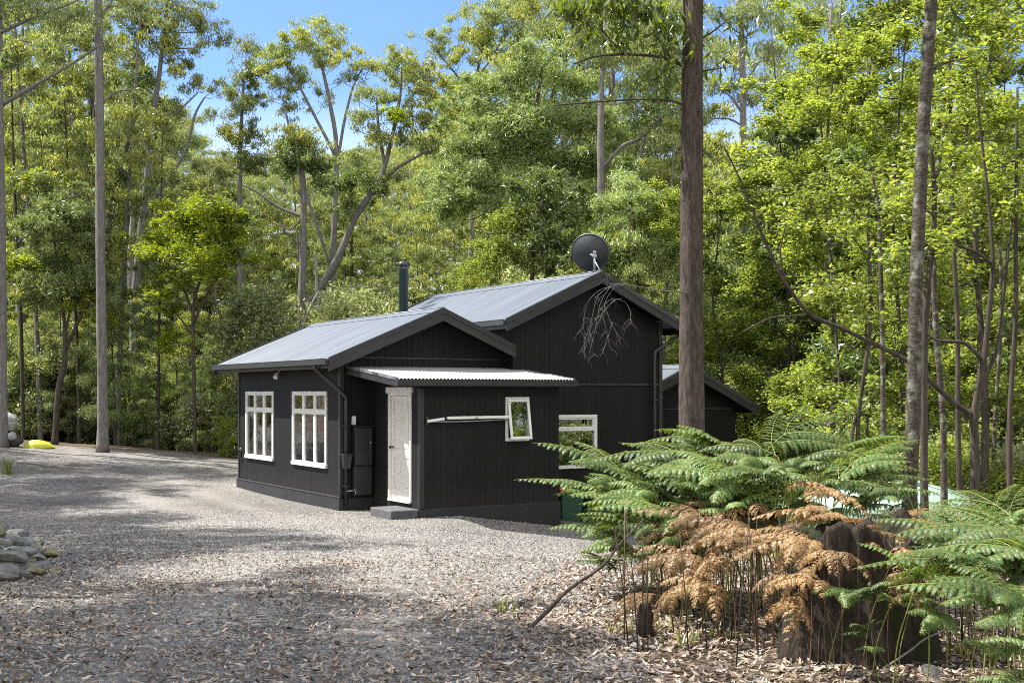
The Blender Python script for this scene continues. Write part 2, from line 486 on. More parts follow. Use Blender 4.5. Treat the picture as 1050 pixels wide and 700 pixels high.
LEAF = {
 'olive':  leaf_mat('leaf_gum_olive', (.115, .165, .048), (.34, .39, .135), trans=.52),
 'golden': leaf_mat('leaf_gum_golden', (.15, .19, .035), (.42, .44, .10), trans=.52),
 'feather': leaf_mat('leaf_wattle_bluegreen', (.135, .205, .06), (.345, .42, .17), trans=.52),
 'acacia': leaf_mat('leaf_acacia_bright', (.20, .28, .010), (.44, .52, .020), trans=.55),
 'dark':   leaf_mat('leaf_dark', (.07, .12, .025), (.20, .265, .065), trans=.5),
 'broad':  leaf_mat('leaf_broad_lime', (.125, .18, .030), (.35, .41, .085), trans=.58, gloss=.03),
 'pale':   leaf_mat('leaf_shrub_pale', (.18, .22, .09), (.42, .46, .22), trans=.48),
 'hang':   leaf_mat('leaf_gum_hanging', (.055, .10, .010), (.18, .23, .022), trans=.58),
}
FERN_GREEN = leaf_mat('fern_green', (.046, .098, .028), (.145, .22, .062), trans=.40, gloss=.02, objvar=.42, tint=(1.3, 1.2, .4), odd=(.24, .17, .05))
FERN_BROWN = leaf_mat('fern_brown', (.10, .062, .028), (.33, .215, .095), trans=.3, gloss=.02, objvar=.55, tint=(1.2, .9, .6))
STALK_GREEN = simple('fern_stalk_green', (.16, .17, .03), .5)
STALK_BROWN = simple('fern_stalk_brown', (.11, .06, .03), .7, noise=.3)
STALK_DARK = simple('fern_stalk_dark', (.035, .022, .015), .8, noise=.3)
GRASSM = leaf_mat('grass_blade', (.14, .17, .03), (.34, .33, .10), trans=.35)

GRAVEL = ground_mat('gravel', [(.058, .055, .052), (.128, .121, .114), (.205, .195, .182), (.35, .333, .31)], 44, dirt=(.12, .108, .09), dirt_amt=.6, track=True)
FLOORM = ground_mat('forest_floor', [(.05, .035, .024), (.12, .085, .06), (.18, .135, .10), (.10, .08, .06)], 22, dirt=(.06, .06, .03), dirt_amt=.6)
LITTER = rand_island('leaf_litter', [(.035, .025, .018), (.105, .072, .048), (.205, .158, .116), (.32, .258, .202), (.19, .165, .14), (.52, .44, .365), (.14, .08, .045)])
PEBBLE = rand_island('pebbles', [(.05, .047, .045), (.13, .123, .116), (.215, .205, .192), (.365, .348, .325), (.165, .152, .139)])

# ------------------------------------------------------------------ terrain
def sst(t):
    t = np.clip(t, 0, 1)
    return t * t * (3 - 2 * t)

def H(x, y):
    x = np.asarray(x, float); y = np.asarray(y, float)
    z = .80 * np.clip((21.5 - y) / 15.5, -0.0, 1.35)
    z = z + .80 * np.clip((-x - 5) / 12, 0, 1.3) * sst((y - 23) / 12)
    z = z - .17 * np.clip(x + 1.0, 0, 9) * sst((y - 13) / 10)
    z = z - 1.0 * sst((y - 40) / 9)
    z = z + 15 * sst((y - 58) / 85) + 3 * sst((np.abs(x) - 25) / 60)
    z = z + .03 * np.sin(x * 1.7 + .6 * y) * np.sin(y * 1.3 - .4 * x) * sst((y - 2) / 6) * (1 - .9 * ((y > 20) & (y < 31) & (x > -8) & (x < 6)))
    return z

def hz(x, y):
    return float(H(x, y))

def grid_axis(brk):
    a = []
    for (s, e, st) in brk:
        a += list(np.arange(s, e, st))
    return np.array(a + [brk[-1][1]])
gx = grid_axis([(-320, -60, 20), (-60, -20, 2), (-20, 12, .25), (12, 60, 2), (60, 320, 20)])
gy = grid_axis([(-60, 0, 4), (0, 40, .25), (40, 60, 1), (60, 180, 4), (180, 420, 24)])
XX, YY = np.meshgrid(gx, gy)
ZZ = H(XX, YY)
nx, ny = len(gx), len(gy)
V = np.stack([XX, YY, ZZ], -1).reshape(-1, 3)
ii = (np.arange(ny - 1)[:, None] * nx + np.arange(nx - 1)[None]).ravel()
Q = np.stack([ii, ii + 1, ii + nx + 1, ii + nx], 1)
g = link('ground', np_mesh('ground', V, Q, mat=FLOORM, smooth=True)); tag(g, kind='structure')

def road_right(y):
    return np.interp(y, [0, 6, 9, 13, 16, 19, 21, 24], [.0, .5, .75, 1.2, 1.9, 3.6, 6.0, 7.0])
qc = V[Q].mean(1)
wig = .25 * np.sin(qc[:, 1] * 2.1) + .2 * np.sin(qc[:, 1] * 5.3 + 1)
keep = (qc[:, 1] > .5) & (qc[:, 1] < 38.6 + .5 * np.sin(qc[:, 0] * .9)) & (qc[:, 0] < road_right(qc[:, 1]) + wig) & (qc[:, 0] > -19.5 + wig * 2)
used, inv = np.unique(Q[keep], return_inverse=True)
Vd = V[used].copy(); Vd[:, 2] += .005
def track_amount(x, y):
    c = np.interp(y, [0, 4, 10, 16, 22, 28, 34, 40], [-1.4, -1.5, -1.7, -2.5, -4.8, -8.2, -11.6, -14])
    dd = np.minimum(np.abs(x - c - .78), np.abs(x - c + .78))
    return np.exp(-(dd / .30) ** 2)
d = link('driveway', np_mesh('driveway', Vd, inv.reshape(-1, 4), mat=GRAVEL, smooth=True)); tag(d, kind='structure')
at_ = d.data.attributes.new('track', 'FLOAT', 'POINT')
vv_ = np.empty(len(d.data.vertices) * 3, np.float32); d.data.vertices.foreach_get('co', vv_); vv_ = vv_.reshape(-1, 3)
at_.data.foreach_set('value', (track_amount(vv_[:, 0], vv_[:, 1]) * (.6 + .3 * np.sin(vv_[:, 1] * 1.3) * np.sin(vv_[:, 0] * 2.1))).astype(np.float32))

def add_haze(dens=.0016):
    mb = MB(); mb.box(-325, 325, -66, 426, -12, 62)
    m, N, L, out = new_mat('haze_air')
    v = N.new('ShaderNodeVolumePrincipled')
    v.inputs['Color'].default_value = (.86, .92, 1.0, 1); v.inputs['Density'].default_value = dens; v.inputs['Anisotropy'].default_value = .2
    L.new(v.outputs[0], out.inputs['Volume'])
    o = mb.build('haze', m); tag(o, kind='stuff')
    return o
# ------------------------------------------------------------------ the house
HA = math.atan2(.527, .850)
HN = Vector((-3.449, 24.0, 0.0))
house = thing('house', 'black timber board cottage with grey iron gable roofs and white window frames beside gravel drive', 'house', HN, HA)
Uh = Vector((math.cos(HA), math.sin(HA), 0)); Vh = Vector((-math.sin(HA), math.cos(HA), 0))
def hw(x, y, z):
    return HN + Uh * x + Vh * y + Vector((0, 0, z))

TH = .10
def wall(name, p0, p1, z0, z1, openings=(), gable=None, mat=None, parent=None):
    """wall from p0 to p1 (local x, y), outside on the right-hand side when walking p0 -> p1;
    openings (s0, s1, z0, z1) are real holes with reveals; gable = (s_ridge, z_ridge)"""
    mb = MB()
    a = Vector((*p0, 0)); b = Vector((*p1, 0))
    t = (b - a).normalized(); L = (b - a).length
    n = Vector((t.y, -t.x, 0))
    S = sorted({0, L, *[o[0] for o in openings], *[o[1] for o in openings]})
    Zs = sorted({z0, z1, *[o[2] for o in openings], *[o[3] for o in openings]})
    def P(s, z, d=0): return a + t * s - n * d + Vector((0, 0, z))
    for i in range(len(S) - 1):
        for j in range(len(Zs) - 1):
            sm, zm = (S[i] + S[i+1]) / 2, (Zs[j] + Zs[j+1]) / 2
            if any(o[0] < sm < o[1] and o[2] < zm < o[3] for o in openings): continue
            s0, s1, q0, q1 = S[i], S[i+1], Zs[j], Zs[j+1]
            mb.poly([P(s0, q0), P(s1, q0), P(s1, q1), P(s0, q1)])
            mb.poly([P(s0, q1, TH), P(s1, q1, TH), P(s1, q0, TH), P(s0, q0, TH)])
    for s0, s1, q0, q1 in openings:
        mb.poly([P(s0, q0), P(s0, q0, TH), P(s1, q0, TH), P(s1, q0)])
        mb.poly([P(s0, q1), P(s1, q1), P(s1, q1, TH), P(s0, q1, TH)])
        mb.poly([P(s0, q0), P(s0, q1), P(s0, q1, TH), P(s0, q0, TH)])
        mb.poly([P(s1, q0), P(s1, q0, TH), P(s1, q1, TH), P(s1, q1)])
    if gable:
        sr, zr = gable
        mb.poly([P(0, z1), P(L, z1), P(sr, zr)])
        mb.poly([P(0, z1, TH), P(sr, zr, TH), P(L, z1, TH)])
    return mb.build(name, mat or BOARD, parent or house)

FL = .28                                   # floor level
W_SL, W_RX, W_RZ = .42, 2.06, 4.09         # wing roof: slope, ridge
M_SL, M_RX, M_RZ = .455, 5.92, 5.03        # main roof
L_SL, L_RX, L_RZ = .45, 10.17, 3.05        # lower roof
def roof_z(x, rx, rz, sl): return rz - sl * abs(x - rx)

WIN_A = [(.68, 2.53, .84, 2.38), (3.74, 5.54, .84, 2.38)]
WL = 6.12
# wing: long side wall (walk from far to near so that the outside is to the right)
wall('wall', (0, WL), (0, 0), -.3, roof_z(0, W_RX, W_RZ, W_SL) - .10, [(WL - b, WL - a, c, d) for a, b, c, d in WIN_A])
wall('wall', (.0, 0), (4.12, 0), -.3, 3.10, gable=(2.06, W_RZ - .13))
wall('wall', (3.9, WL), (0, WL), -.3, 3.10, gable=(3.9 - 2.06, W_RZ - .13))
# annex
AX0, AX1, AY = .70, 3.855, -2.13
wall('wall', (AX0, 0), (AX0, AY), -.7, 2.66, [(.80, 1.77, FL, 2.36)])
wall('wall', (AX0, AY), (AX1, AY), -.8, 2.50, [(2.61 - AX0, 3.10 - AX0, 1.45, 2.25)])
wall('wall', (AX1, AY), (AX1, -.4), -.8, 2.64)
# main block
MX0, MX1, MY = 3.83, 7.90, -.40
zw = roof_z(MX0, M_RX, M_RZ, M_SL) - .10
zr_ = roof_z(MX1, M_RX, M_RZ, M_SL) - .10
wall('wall', (MX0, MY), (MX1, MY), -1.6, zw - .05, [(4.45 - MX0, 6.05 - MX0, .69, 1.88)], gable=(M_RX - MX0, M_RZ - .14))
wall('wall', (MX0, 6.9), (MX0, MY), -.6, zw - .02)
wall('wall', (MX1, MY), (MX1, 6.9), -1.8, zr_ - .02)
wall('wall', (MX1, 6.9), (MX0, 6.9), -.8, zw - .05, gable=(MX1 - M_RX, M_RZ - .14))
# lower wing at the right
LX1, LY = 11.97, 1.55
wall('wall', (MX1, LY), (LX1, LY), -2.6, roof_z(LX1, L_RX, L_RZ, L_SL) - .12, gable=(L_RX - MX1, L_RZ - .15))
wall('wall', (LX1, LY), (LX1, 6.5), -2.6, roof_z(LX1, L_RX, L_RZ, L_SL) - .10)

# trim: skirting, corner boards, battens
mb = MB()
mb.bbox(-.045, -.002, -.045, WL + .06, -.3, .255)             # along the window wall
mb.bbox(-.055, -.0025, -.055, WL + .07, .255, .285)
mb.build('skirting_board', BLACK, house)
mb = MB(); mb.bbox(0.0, AX0 - .004, -.045, -.002, -.3, .25); mb.build('skirting_board', BLACK, house)
mb = MB(); mb.bbox(AX0 - .02, AX1 + .02, AY - .04, AY - .002, -.8, .17); mb.bbox(AX0 - .04, AX0 - .003, AY - .04, -.9 - .87, -.8, .17); mb.build('skirting_board', BLACK, house)
for (x, y, z0, z1) in ((0, 0, .29, 2.96), (AX0, AY, .18, 2.46), (MX1, MY, -1.5, 3.98), (0, WL, .29, 2.96)):
    mb = MB()
    sx = -1 if x in (0, AX0) else 1
    sy = 1 if y == WL else -1
    xa, xb = (x - .022, x + .075) if sx < 0 else (x - .075, x + .022)
    ya, yb = (y - .024, y - .002) if sy < 0 else (y + .002, y + .024)
    mb.bbox(xa, xb, ya, yb, z0, z1)
    xa, xb = (x - .022, x - .002) if sx < 0 else (x + .002, x + .022)
    ya, yb = (y - .0015, y + .075) if sy < 0 else (y - .075, y + .0015)
    mb.bbox(xa, xb, ya, yb, z0, z1)
    mb.build('corner_board', BLACK, house)
for (x0, x1, y, z) in ((.16, 3.75, 0, 3.06), (3.95, 7.8, MY, 2.53), (8.0, 11.9, LY, 1.93)):
    mb = MB(); mb.bbox(x0, x1, y - .022, y - .003, z, z + .045); mb.build('batten', BLACK, house)

# roofs -------------------------------------------------------------
def corr(name, mapf, length, run, mat, parent, pitch=.076, amp=.009, flip=False, nseg=6):
    """corrugated sheet; mapf(s along the eave, t down the slope, h) -> local point"""
    ns = max(2, int(length / pitch * 6))
    s = np.linspace(0, length, ns + 1)
    h = amp * np.sin(2 * np.pi * s / pitch)
    v = []
    for j in range(nseg + 1):
        t = run * j / nseg
        for k in range(ns + 1):
            v.append(tuple(mapf(s[k], t, h[k])))
    nn = ns + 1
    i0 = (np.arange(nseg)[:, None] * nn + np.arange(ns)[None]).ravel()
    q = np.stack([i0, i0 + 1, i0 + nn + 1, i0 + nn], 1)
    if flip: q = q[:, ::-1]
    return link(name, np_mesh(name, v, q, mat=mat, smooth=True), parent)

def gable_roof(rx, rz, sl, el, er, y0, y1, gut_l=True, gut_r=True, barge_r_end=None):
    """ridge along y at x = rx; eaves at x = el and er; front barge at y0, back at y1"""
    nrm = math.hypot(1, sl)
    first = None
    for side, ex in ((-1, el), (1, er)):
        run = abs(ex - rx)
        def mapf(s, t, h, side=side): return (rx + side * (t - sl * h / nrm * 0), y0 + s, rz - sl * t + h)
        o = corr('roof', mapf, y1 - y0, run, ROOF, house, flip=(side > 0))
        if first is None: first = o
        # deck below the sheet (closes the eaves and the verge from below)
        mb = MB()
        a = Vector((rx, y0 + .03, rz - .025)); b = Vector((ex - side * .02, y0 + .03, rz - sl * run - .025))
        dn = Vector((0, 0, -.075))
        mb.prism([a, b, b + dn, a + dn], (0, y1 - y0 - .06, 0)); mb.build('soffit', BLACK, o)
        # barge boards front and back: a board and a metal capping over it
        for yb, d in ((y0, -1), (y1, 1)):
            mb = MB()
            zr0 = rz + .012
            def pt(x, y, off): return Vector((x, y, zr0 - sl * abs(x - rx) + off))
            ya, yb2 = (yb - .0, yb + .03) if d < 0 else (yb - .03, yb)
            xs = ex + side * .03
            mb.prism([pt(rx, ya, -.04), pt(xs, ya, -.04), pt(xs, ya, -.25), pt(rx, ya, -.25)], (0, yb2 - ya, 0))
            bo = mb.build('barge_board', BLACK, o)
            mb = MB()
            yc = ya - .014 if d < 0 else ya + .004
            mb.prism([pt(rx, yc, .022), pt(xs, yc, .022), pt(xs, yc, -.085), pt(rx, yc, -.085)], (0, .04, 0))
            mb.prism([pt(rx, ya - (.0 if d < 0 else .06), .022), pt(xs, ya - (.0 if d < 0 else .06), .022), pt(xs, ya - (.0 if d < 0 else .06), .014), pt(rx, ya - (.0 if d < 0 else .06), .014)], (0, .09, 0))
            mb.build('barge_capping', BLACKMETAL, bo)
        if (side < 0 and gut_l) or (side > 0 and gut_r):
            mb = MB()
            ze = rz - sl * run
            x0, x1 = (ex - .10, ex + .015) if side < 0 else (ex - .015, ex + .10)
            mb.box(x0, x1, y0 + .02, y1 - .02, ze - .115, ze - .105)
            xo = (x0, x0 + .006) if side < 0 else (x1 - .006, x1)
            xi = (x1 - .006, x1) if side < 0 else (x0, x0 + .006)
            mb.box(xo[0], xo[1], y0 + .0202, y1 - .0202, ze - .104, ze - .004)
            mb.box(xi[0], xi[1], y0 + .0202, y1 - .0202, ze - .104, ze + -.03)
            mb.box(x0 + .0065, x1 - .0065, y0 + .0204, y0 + .027, ze - .104, ze - .012)
            mb.box(x0 + .0065, x1 - .0065, y1 - .027, y1 - .0204, ze - .104, ze - .012)
            mb.tube([(xo[0] + .003, y0 + .02, ze - .002), (xo[0] + .003, y1 - .02, ze - .002)], .008, 6)
            mb.build('gutter', BLACKMETAL, o)
            mb = MB()
            xf = (ex + .016, ex + .04) if side < 0 else (ex - .04, ex - .016)
            mb.box(xf[0], xf[1], y0 + .032, y1 - .032, ze - .19, ze - .03)
            mb.build('fascia', BLACK, o)
    mb = MB()
    for side in (-1, 1):
        a = Vector((rx, y0 - .01, rz + .034)); b = Vector((rx + side * .17, y0 - .01, rz - sl * .17 + .018))
        mb.prism([a, b, b + Vector((0, 0, -.006)), a + Vector((0, 0, -.006))], (0, y1 - y0 + .02, 0))
    mb.tube([(rx, y0 - .01, rz + .034), (rx, y1 + .01, rz + .034)], .018, 8)
    mb.build('ridge_cap', ROOF, first)
    return first

wing_roof = gable_roof(W_RX, W_RZ, W_SL, -.45, 3.79, -.55, WL + .45, gut_r=False)
main_roof = gable_roof(M_RX, M_RZ, M_SL, 3.46, 8.37, -.80, 7.2)
low_roof = gable_roof(L_RX, L_RZ, L_SL, 7.93, 12.45, 1.20, 6.9, gut_l=False)

# annex roof: one pitch, lowest at the front
RX0, RX1, RY0 = .10, 4.10, -2.34
z_f, z_b = 2.635, 2.90
sl_a = (z_b - z_f) / (-.02 - RY0)
annex_roof = corr('roof', lambda s, t, h: (RX0 + s, RY0 + t, z_f + sl_a * t + h), RX1 - RX0, -.02 - RY0, ROOFPALE, house, amp=.011)
mb = MB(); mb.prism([(RX0 + .03, RY0 + .02, z_f - .02), (RX0 + .03, -.03, z_b - .02), (RX0 + .03, -.03, z_b - .09), (RX0 + .03, RY0 + .02, z_f - .09)], (RX1 - RX0 - .06, 0, 0)); mb.build('soffit', BLACK, annex_roof)
for x in (RX0, RX1 - .03):
    mb = MB()
    mb.prism([(x, RY0 - .0, z_f + .0), (x, -.03, z_b + .0), (x, -.03, z_b - .15), (x, RY0 - .0, z_f - .15)], (.03, 0, 0))
    bo = mb.build('barge_board', BLACK, annex_roof)
WORN = simple('worn_capping', (.10, .105, .115), .45, noise=.8, nscale=4)
for x in (RX0 - .012, RX1 - .03):
    mb = MB()
    mb.prism([(x, RY0 - .01, z_f + .022), (x, -.03, z_b + .022), (x, -.03, z_b - .03), (x, RY0 - .01, z_f - .03)], (.042, 0, 0))
    mb.build('barge_capping', WORN, annex_roof)
mb = MB()
mb.box(RX0 - .01, RX1, RY0 - .10, RY0 + .01, z_f - .135, z_f - .125)
mb.box(RX0 - .0102, RX1 + .0002, RY0 - .106, RY0 - .10, z_f - .13, z_f - .02)
mb.box(RX0 - .016, RX0 - .0105, RY0 - .10, RY0 + .008, z_f - .13, z_f - .02)
mb.box(RX1 + .0005, RX1 + .006, RY0 - .10, RY0 + .008, z_f - .13, z_f - .02)
mb.box(RX0 + .04, RX1 - .04, RY0 + .011, RY0 + .019, z_f - .15, z_f - .03)
mb.build('gutter', BLACKMETAL, annex_roof)

# windows -----------------------------------------------------------
def window_a(y0, y1, z0, z1):
    """three-light casement with three small panes over, in the wall at x = 0"""
    win = empty('window', (0, 0, 0), 0, house)
    f = MB()
    x0, x1 = -.035, .03
    fw = .07
    f.bbox(x0, x1, y0 - .02, y1 + .02, z1 - fw + .02, z1 + .02); f.bbox(x0 - .02, x1, y0 - .03, y1 + .03, z0 - .03, z0 + fw - .02)
    f.bbox(x0, x1, y0 - .02, y0 + fw - .02, z0 + fw - .02, z1 - fw + .02); f.bbox(x0, x1, y1 - fw + .02, y1 + .02, z0 + fw - .02, z1 - fw + .02)
    zt = z0 + (z1 - z0) * .735
    f.bbox(x0 + .006, x1, y0 + fw - .02, y1 - fw + .02, zt - .035, zt + .035)
    wy = (y1 - y0) / 3
    for k in (1, 2):
        yc = y0 + wy * k
        f.bbox(x0 + .003, x1, yc - .04, yc + .04, z0 + fw - .02, zt - .035)
        f.bbox(x0 + .003, x1, yc - .04, yc + .04, zt + .035, z1 - fw + .02)
    f.build('frame', WHITE, win)
    for k in range(3):                       # casement sashes and panes
        ya, yb = y0 + wy * k + (.05 if k == 0 else .04), y0 + wy * (k + 1) - (.05 if k == 2 else .04)
        s = MB()
        for (za, zb) in ((z0 + .05, zt - .035), (zt + .035, z1 - .05)):
            t = .022
            s.bbox(x0 + .014, x1 - .004, ya, yb, za, za + t, .003); s.bbox(x0 + .014, x1 - .004, ya, yb, zb - t, zb, .003)
            s.bbox(x0 + .014, x1 - .004, ya, ya + t, za + t, zb - t, .003); s.bbox(x0 + .014, x1 - .004, yb - t, yb, za + t, zb - t, .003)
        s.build('sash', WHITE, win)
    p = MB(); p.poly([(.006, y1 - .03, z0 + .03), (.006, y0 + .03, z0 + .03), (.006, y0 + .03, z1 - .03), (.006, y1 - .03, z1 - .03)])
    p.build('pane', GLASS, win)
    return win

def curtain(x, y0, y1, z0, z1, amp=.03, pitch=.13):
    n = int((y1 - y0) / .02)
    v = []
    for z in (z0, z1):
        for i in range(n + 1):
            y = y0 + (y1 - y0) * i / n
            v.append((x + amp * math.sin(2 * math.pi * y / pitch), y, z))
    q = [(i, i + 1, n + 2 + i, n + 1 + i) for i in range(n)]
    return np.array(v), q

for a, b, c, d in WIN_A:
    wi = window_a(a, b, c, d)
    vs, qs, off = [], [], 0
    for (ya, yb) in ((a + .02, a + .95), (b - .72, b - .04)):
        v, q = curtain(.14, ya, yb, c - .1, d + .05, amp=.02)
        vs.append(v); qs += [tuple(i + off for i in f) for f in q]; off += len(v)
    link('curtain', np_mesh('curtain', np.concatenate(vs), qs, mat=CURTAIN, smooth=True), wi)
# rooms behind the glass: dark closed boxes standing on the floor
def room(x0, x1, y0, y1, z0, z1):
    m = MB().box(x0, x1, y0, y1, z0, z1)
    # open the side towards the windows by dropping that face
    return m
mb = MB(); mb.box(.9, 3.4, .4, 5.9, FL, 2.75); mb.build('interior_wall', PLASTER, house)
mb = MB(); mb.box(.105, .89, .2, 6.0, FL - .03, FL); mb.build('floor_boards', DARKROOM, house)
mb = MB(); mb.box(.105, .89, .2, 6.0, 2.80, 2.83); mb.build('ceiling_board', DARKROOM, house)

# awning window, open at the bottom, in the annex front
win = empty('window', (0, 0, 0), 0, house)
x0, x1, z0, z1 = 2.61, 3.10, 1.45, 2.25
f = MB()
f.bbox(x0 - .03, x1 + .03, AY - .03, AY + .05, z1 - .03, z1 + .035); f.bbox(x0 - .03, x1 + .03, AY - .03, AY + .05, z0 - .035, z0 + .03)
f.bbox(x0 - .03, x0 + .03, AY - .03, AY + .05, z0 + .03, z1 - .03); f.bbox(x1 - .03, x1 + .03, AY - .03, AY + .05, z0 + .03, z1 - .03)
f.build('frame', WHITE, win)
Mr = Matrix.Translation((0, AY - .035, z1 - .01)) @ Matrix.Rotation(R(-9), 4, 'X')
hgt = z1 - z0 + .0
s = MB()
s.bbox(x0 - .005, x1 + .005, -.03, .005, -.055, 0, M=Mr); s.bbox(x0 - .005, x1 + .005, -.03, .005, -hgt, -hgt + .06, M=Mr)
s.bbox(x0 - .005, x0 + .05, -.03, .005, -hgt + .06, -.055, M=Mr); s.bbox(x1 - .05, x1 + .005, -.03, .005, -hgt + .06, -.055, M=Mr)
s.build('sash', WHITE, win)
p = MB(); p.poly([Mr @ Vector(q) for q in ((x0 + .04, -.012, -hgt + .05), (x1 - .04, -.012, -hgt + .05), (x1 - .04, -.012, -.05), (x0 + .04, -.012, -.05))])
p.build('pane', GLASS2, win)
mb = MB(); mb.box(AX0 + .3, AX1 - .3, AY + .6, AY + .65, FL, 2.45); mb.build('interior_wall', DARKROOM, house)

# fixed window with a toplight in the main front
win = empty('window', (0, 0, 0), 0, house)
x0, x1, z0, z1 = 4.45, 6.05, .69, 1.88
f = MB()
ya, yb = MY - .03, MY + .06
f.bbox(x0, x1, ya, yb, z1 - .075, z1); f.bbox(x0, x1, ya - .012, yb, z0, z0 + .075)
f.bbox(x0, x0 + .075, ya, yb, z0 + .075, z1 - .075); f.bbox(x1 - .085, x1, ya, yb, z0 + .075, z1 - .075)
f.bbox(x0 + .075, x1 - .085, ya + .004, yb, z1 - .36, z1 - .26)
f.build('frame', WHITE, win)
s = MB()
s.bbox(x1 - .125, x1 - .085, ya + .012, yb - .01, z1 - .26, z1 - .075, .004); s.bbox(x0 + .075, x1 - .125, ya + .012, yb - .01, z1 - .105, z1 - .075, .004)
s.build('sash', WHITE, win)
p = MB(); p.poly([(x0 + .05, MY + .012, z0 + .05), (x1 - .05, MY + .012, z0 + .05), (x1 - .05, MY + .012, z1 - .05), (x0 + .05, MY + .012, z1 - .05)])
p.build('pane', GLASS2, win)
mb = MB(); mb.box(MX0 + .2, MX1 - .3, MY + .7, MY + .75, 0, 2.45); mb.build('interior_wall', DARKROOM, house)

# door --------------------------------------------------------------
y0, y1, z0, z1 = -1.77, -.80, FL, 2.36
dr = empty('door', (0, 0, 0), 0, house)
f = MB()
f.bbox(AX0 - .03, AX0 + .06, y0 - .01, y0 + .06, z0, z1); f.bbox(AX0 - .03, AX0 + .06, y1 - .06, y1 + .01, z0, z1)
f.bbox(AX0 - .03, AX0 + .06, y0 + .06, y1 - .06, z1 - .05, z1)
f.bbox(AX0 - .05, AX0 + .05, y0 - .07, y1 + .07, z1, z1 + .12)
f.bbox(AX0 - .05, AX0 + .05, y0 + .002, y1 - .002, z0 - .035, z0 + .005)
f.build('door_frame', CREAM, dr)
lf = MB()
xa = AX0 + .022
ly0, ly1 = y0 + .063, y1 - .063
lf.box(xa + .014, xa + .04, ly0, ly1, z0 + .012, z1 - .053)
st = .10
for (a, b, c, d) in ((ly0, ly1, z0 + .012, z0 + .22), (ly0, ly1, z1 - .16, z1 - .053), (ly0, ly1, z0 + .82, z0 + .98)):
    lf.bbox(xa, xa + .0135, a, b, c, d, .003)
yc = (ly0 + ly1) / 2
for (c, d) in ((z0 + .22, z0 + .82), (z0 + .98, z1 - .16)):
    for (a, b) in ((ly0, ly0 + st), (yc - .045, yc + .045), (ly1 - st, ly1)):
        lf.bbox(xa + .0003, xa + .0135, a, b, c, d, .003)
    for (a, b) in ((ly0 + st, yc - .045), (yc + .045, ly1 - st)):
        lf.bbox(xa + .006, xa + .0137, a + .03, b - .03, c + .03, d - .03, .003)
lf.build('door_leaf', CREAM, dr)
h = MB()
hy = ly1 - .06
h.lathe([(.0, 0), (.028, 0), (.028, .008), (.010, .012), (.010, .04), (.026, .05), (.03, .065), (.022, .08), (0, .083)], 14, Matrix.Translation((xa, hy, z0 + 1.02)) @ Matrix.Rotation(R(-90), 4, 'Y'))
h.build('handle', BLACKMETAL, dr)

# meter box, white switch box, downpipes, light, hose hook ----------------
mb = MB(); mb.bbox(.245, .635, -.17, -.003, .90, 1.68, .01); mb.bbox(.26, .62, -.186, -.171, .92, 1.66, .004); mb.box(.24, .64, -.20, -.003, 1.682, 1.70)
bx = mb.build('meter_box', BLACK, house)
mb = MB(); mb.lathe([(0, 0), (.02, 0), (.02, .015), (0, .018)], 10, Matrix.Translation((.585, -.187, 1.36)) @ Matrix.Rotation(R(90), 4, 'X')); mb.build('latch', GREYMETAL, bx)
mb = MB(); mb.bbox(.24, .64, -.13, -.003, .30, .895, .01); mb.build('cabinet', BLACK, house)
mb = MB(); mb.bbox(.235, .315, -.08, -.003, 1.72, 1.90, .012); mb.build('switch_box', WHITE, house)

def pipe(path, r=.042, name='downpipe', mat=BLACKMETAL, extra=()):
    m = MB(); m.tube(path, r, 10)
    for (x, y, z) in extra:
        m.bbox(x - .06, x + .06, y - .05, y + .06, z - .012, z + .012, .003)
    return m.build(name, mat, house)
ze = W_RZ - W_SL * 2.51
dp = pipe([(-.50, .12, ze - .11), (-.50, .12, ze - .17), (-.46, .09, ze - .22), (.06, -.09, 2.31), (.085, -.095, 2.24), (.085, -.095, 2.1), (.085, -.095, .12)], .04, extra=((.085, -.095, 1.7), (.085, -.095, .5)))
mb = MB()
mb.prism([(-.01, -.18, 1.12), (.18, -.18, 1.12), (.15, -.16, .86), (.02, -.16, .86)], (0, .13, 0)); mb.bbox(-.02, .19, -.19, -.04, 1.12, 1.145); mb.build('rainhead', BLACKMETAL, dp)
mb = MB(); mb.tube([(.085, -.13, .40), (.30, -.14, .41)], .014, 8); mb.tube([(.27, -.14, .41), (.27, -.14, .33)], .012, 8); mb.tube([(.24, -.14, .44), (.30, -.14, .44)], .008, 6); mb.build('tap', GREYMETAL, house)
zm = M_RZ - M_SL * 2.45
dp2 = pipe([(8.30, -.62, zm - .1), (8.30, -.62, zm - .2), (8.2, -.6, zm - .26), (7.66, -.50, 3.33), (7.63, -.49, 3.22), (7.63, -.49, 1.5), (7.63, -.49, -1.4)], .04, extra=((7.63, -.49, 2.2),))
pipe([(8.40, 1.2, zm - .14), (8.38, 1.1, zm - .3), (7.98, .9, 3.4), (7.96, .9, 3.2), (7.96, .9, 1.5)], .04)

mb = MB()
Ml = Matrix.Translation((-.06, 3.3, 2.76)) @ Matrix.Rotation(R(55), 4, 'Y')
mb.lathe([(0, -.06), (.03, -.06), (.045, 0), (.055, .11), (.05, .115), (0, .10)], 14, Matrix.Translation((-.09, 3.3, 2.79)) @ Matrix.Rotation(R(-150), 4, 'Y') @ Matrix.Rotation(R(20), 4, 'X'))
mb.tube([(-.003, 3.3, 2.86), (-.08, 3.3, 2.83)], .016, 8)
mb.build('wall_light', WHITE, house)
mb = MB()
mb.tube([(-.003, 5.98, .95), (-.13, 5.98, .93), (-.16, 5.98, 1.0), (-.15, 5.98, 1.06)], .022, 8); mb.lathe([(0, 0), (.09, 0), (.09, .02), (0, .02)], 14, Matrix.Translation((-.003, 5.98, .95)) @ Matrix.Rotation(R(-90), 4, 'Y')); mb.build('hose_hook', BLACKMETAL, house)

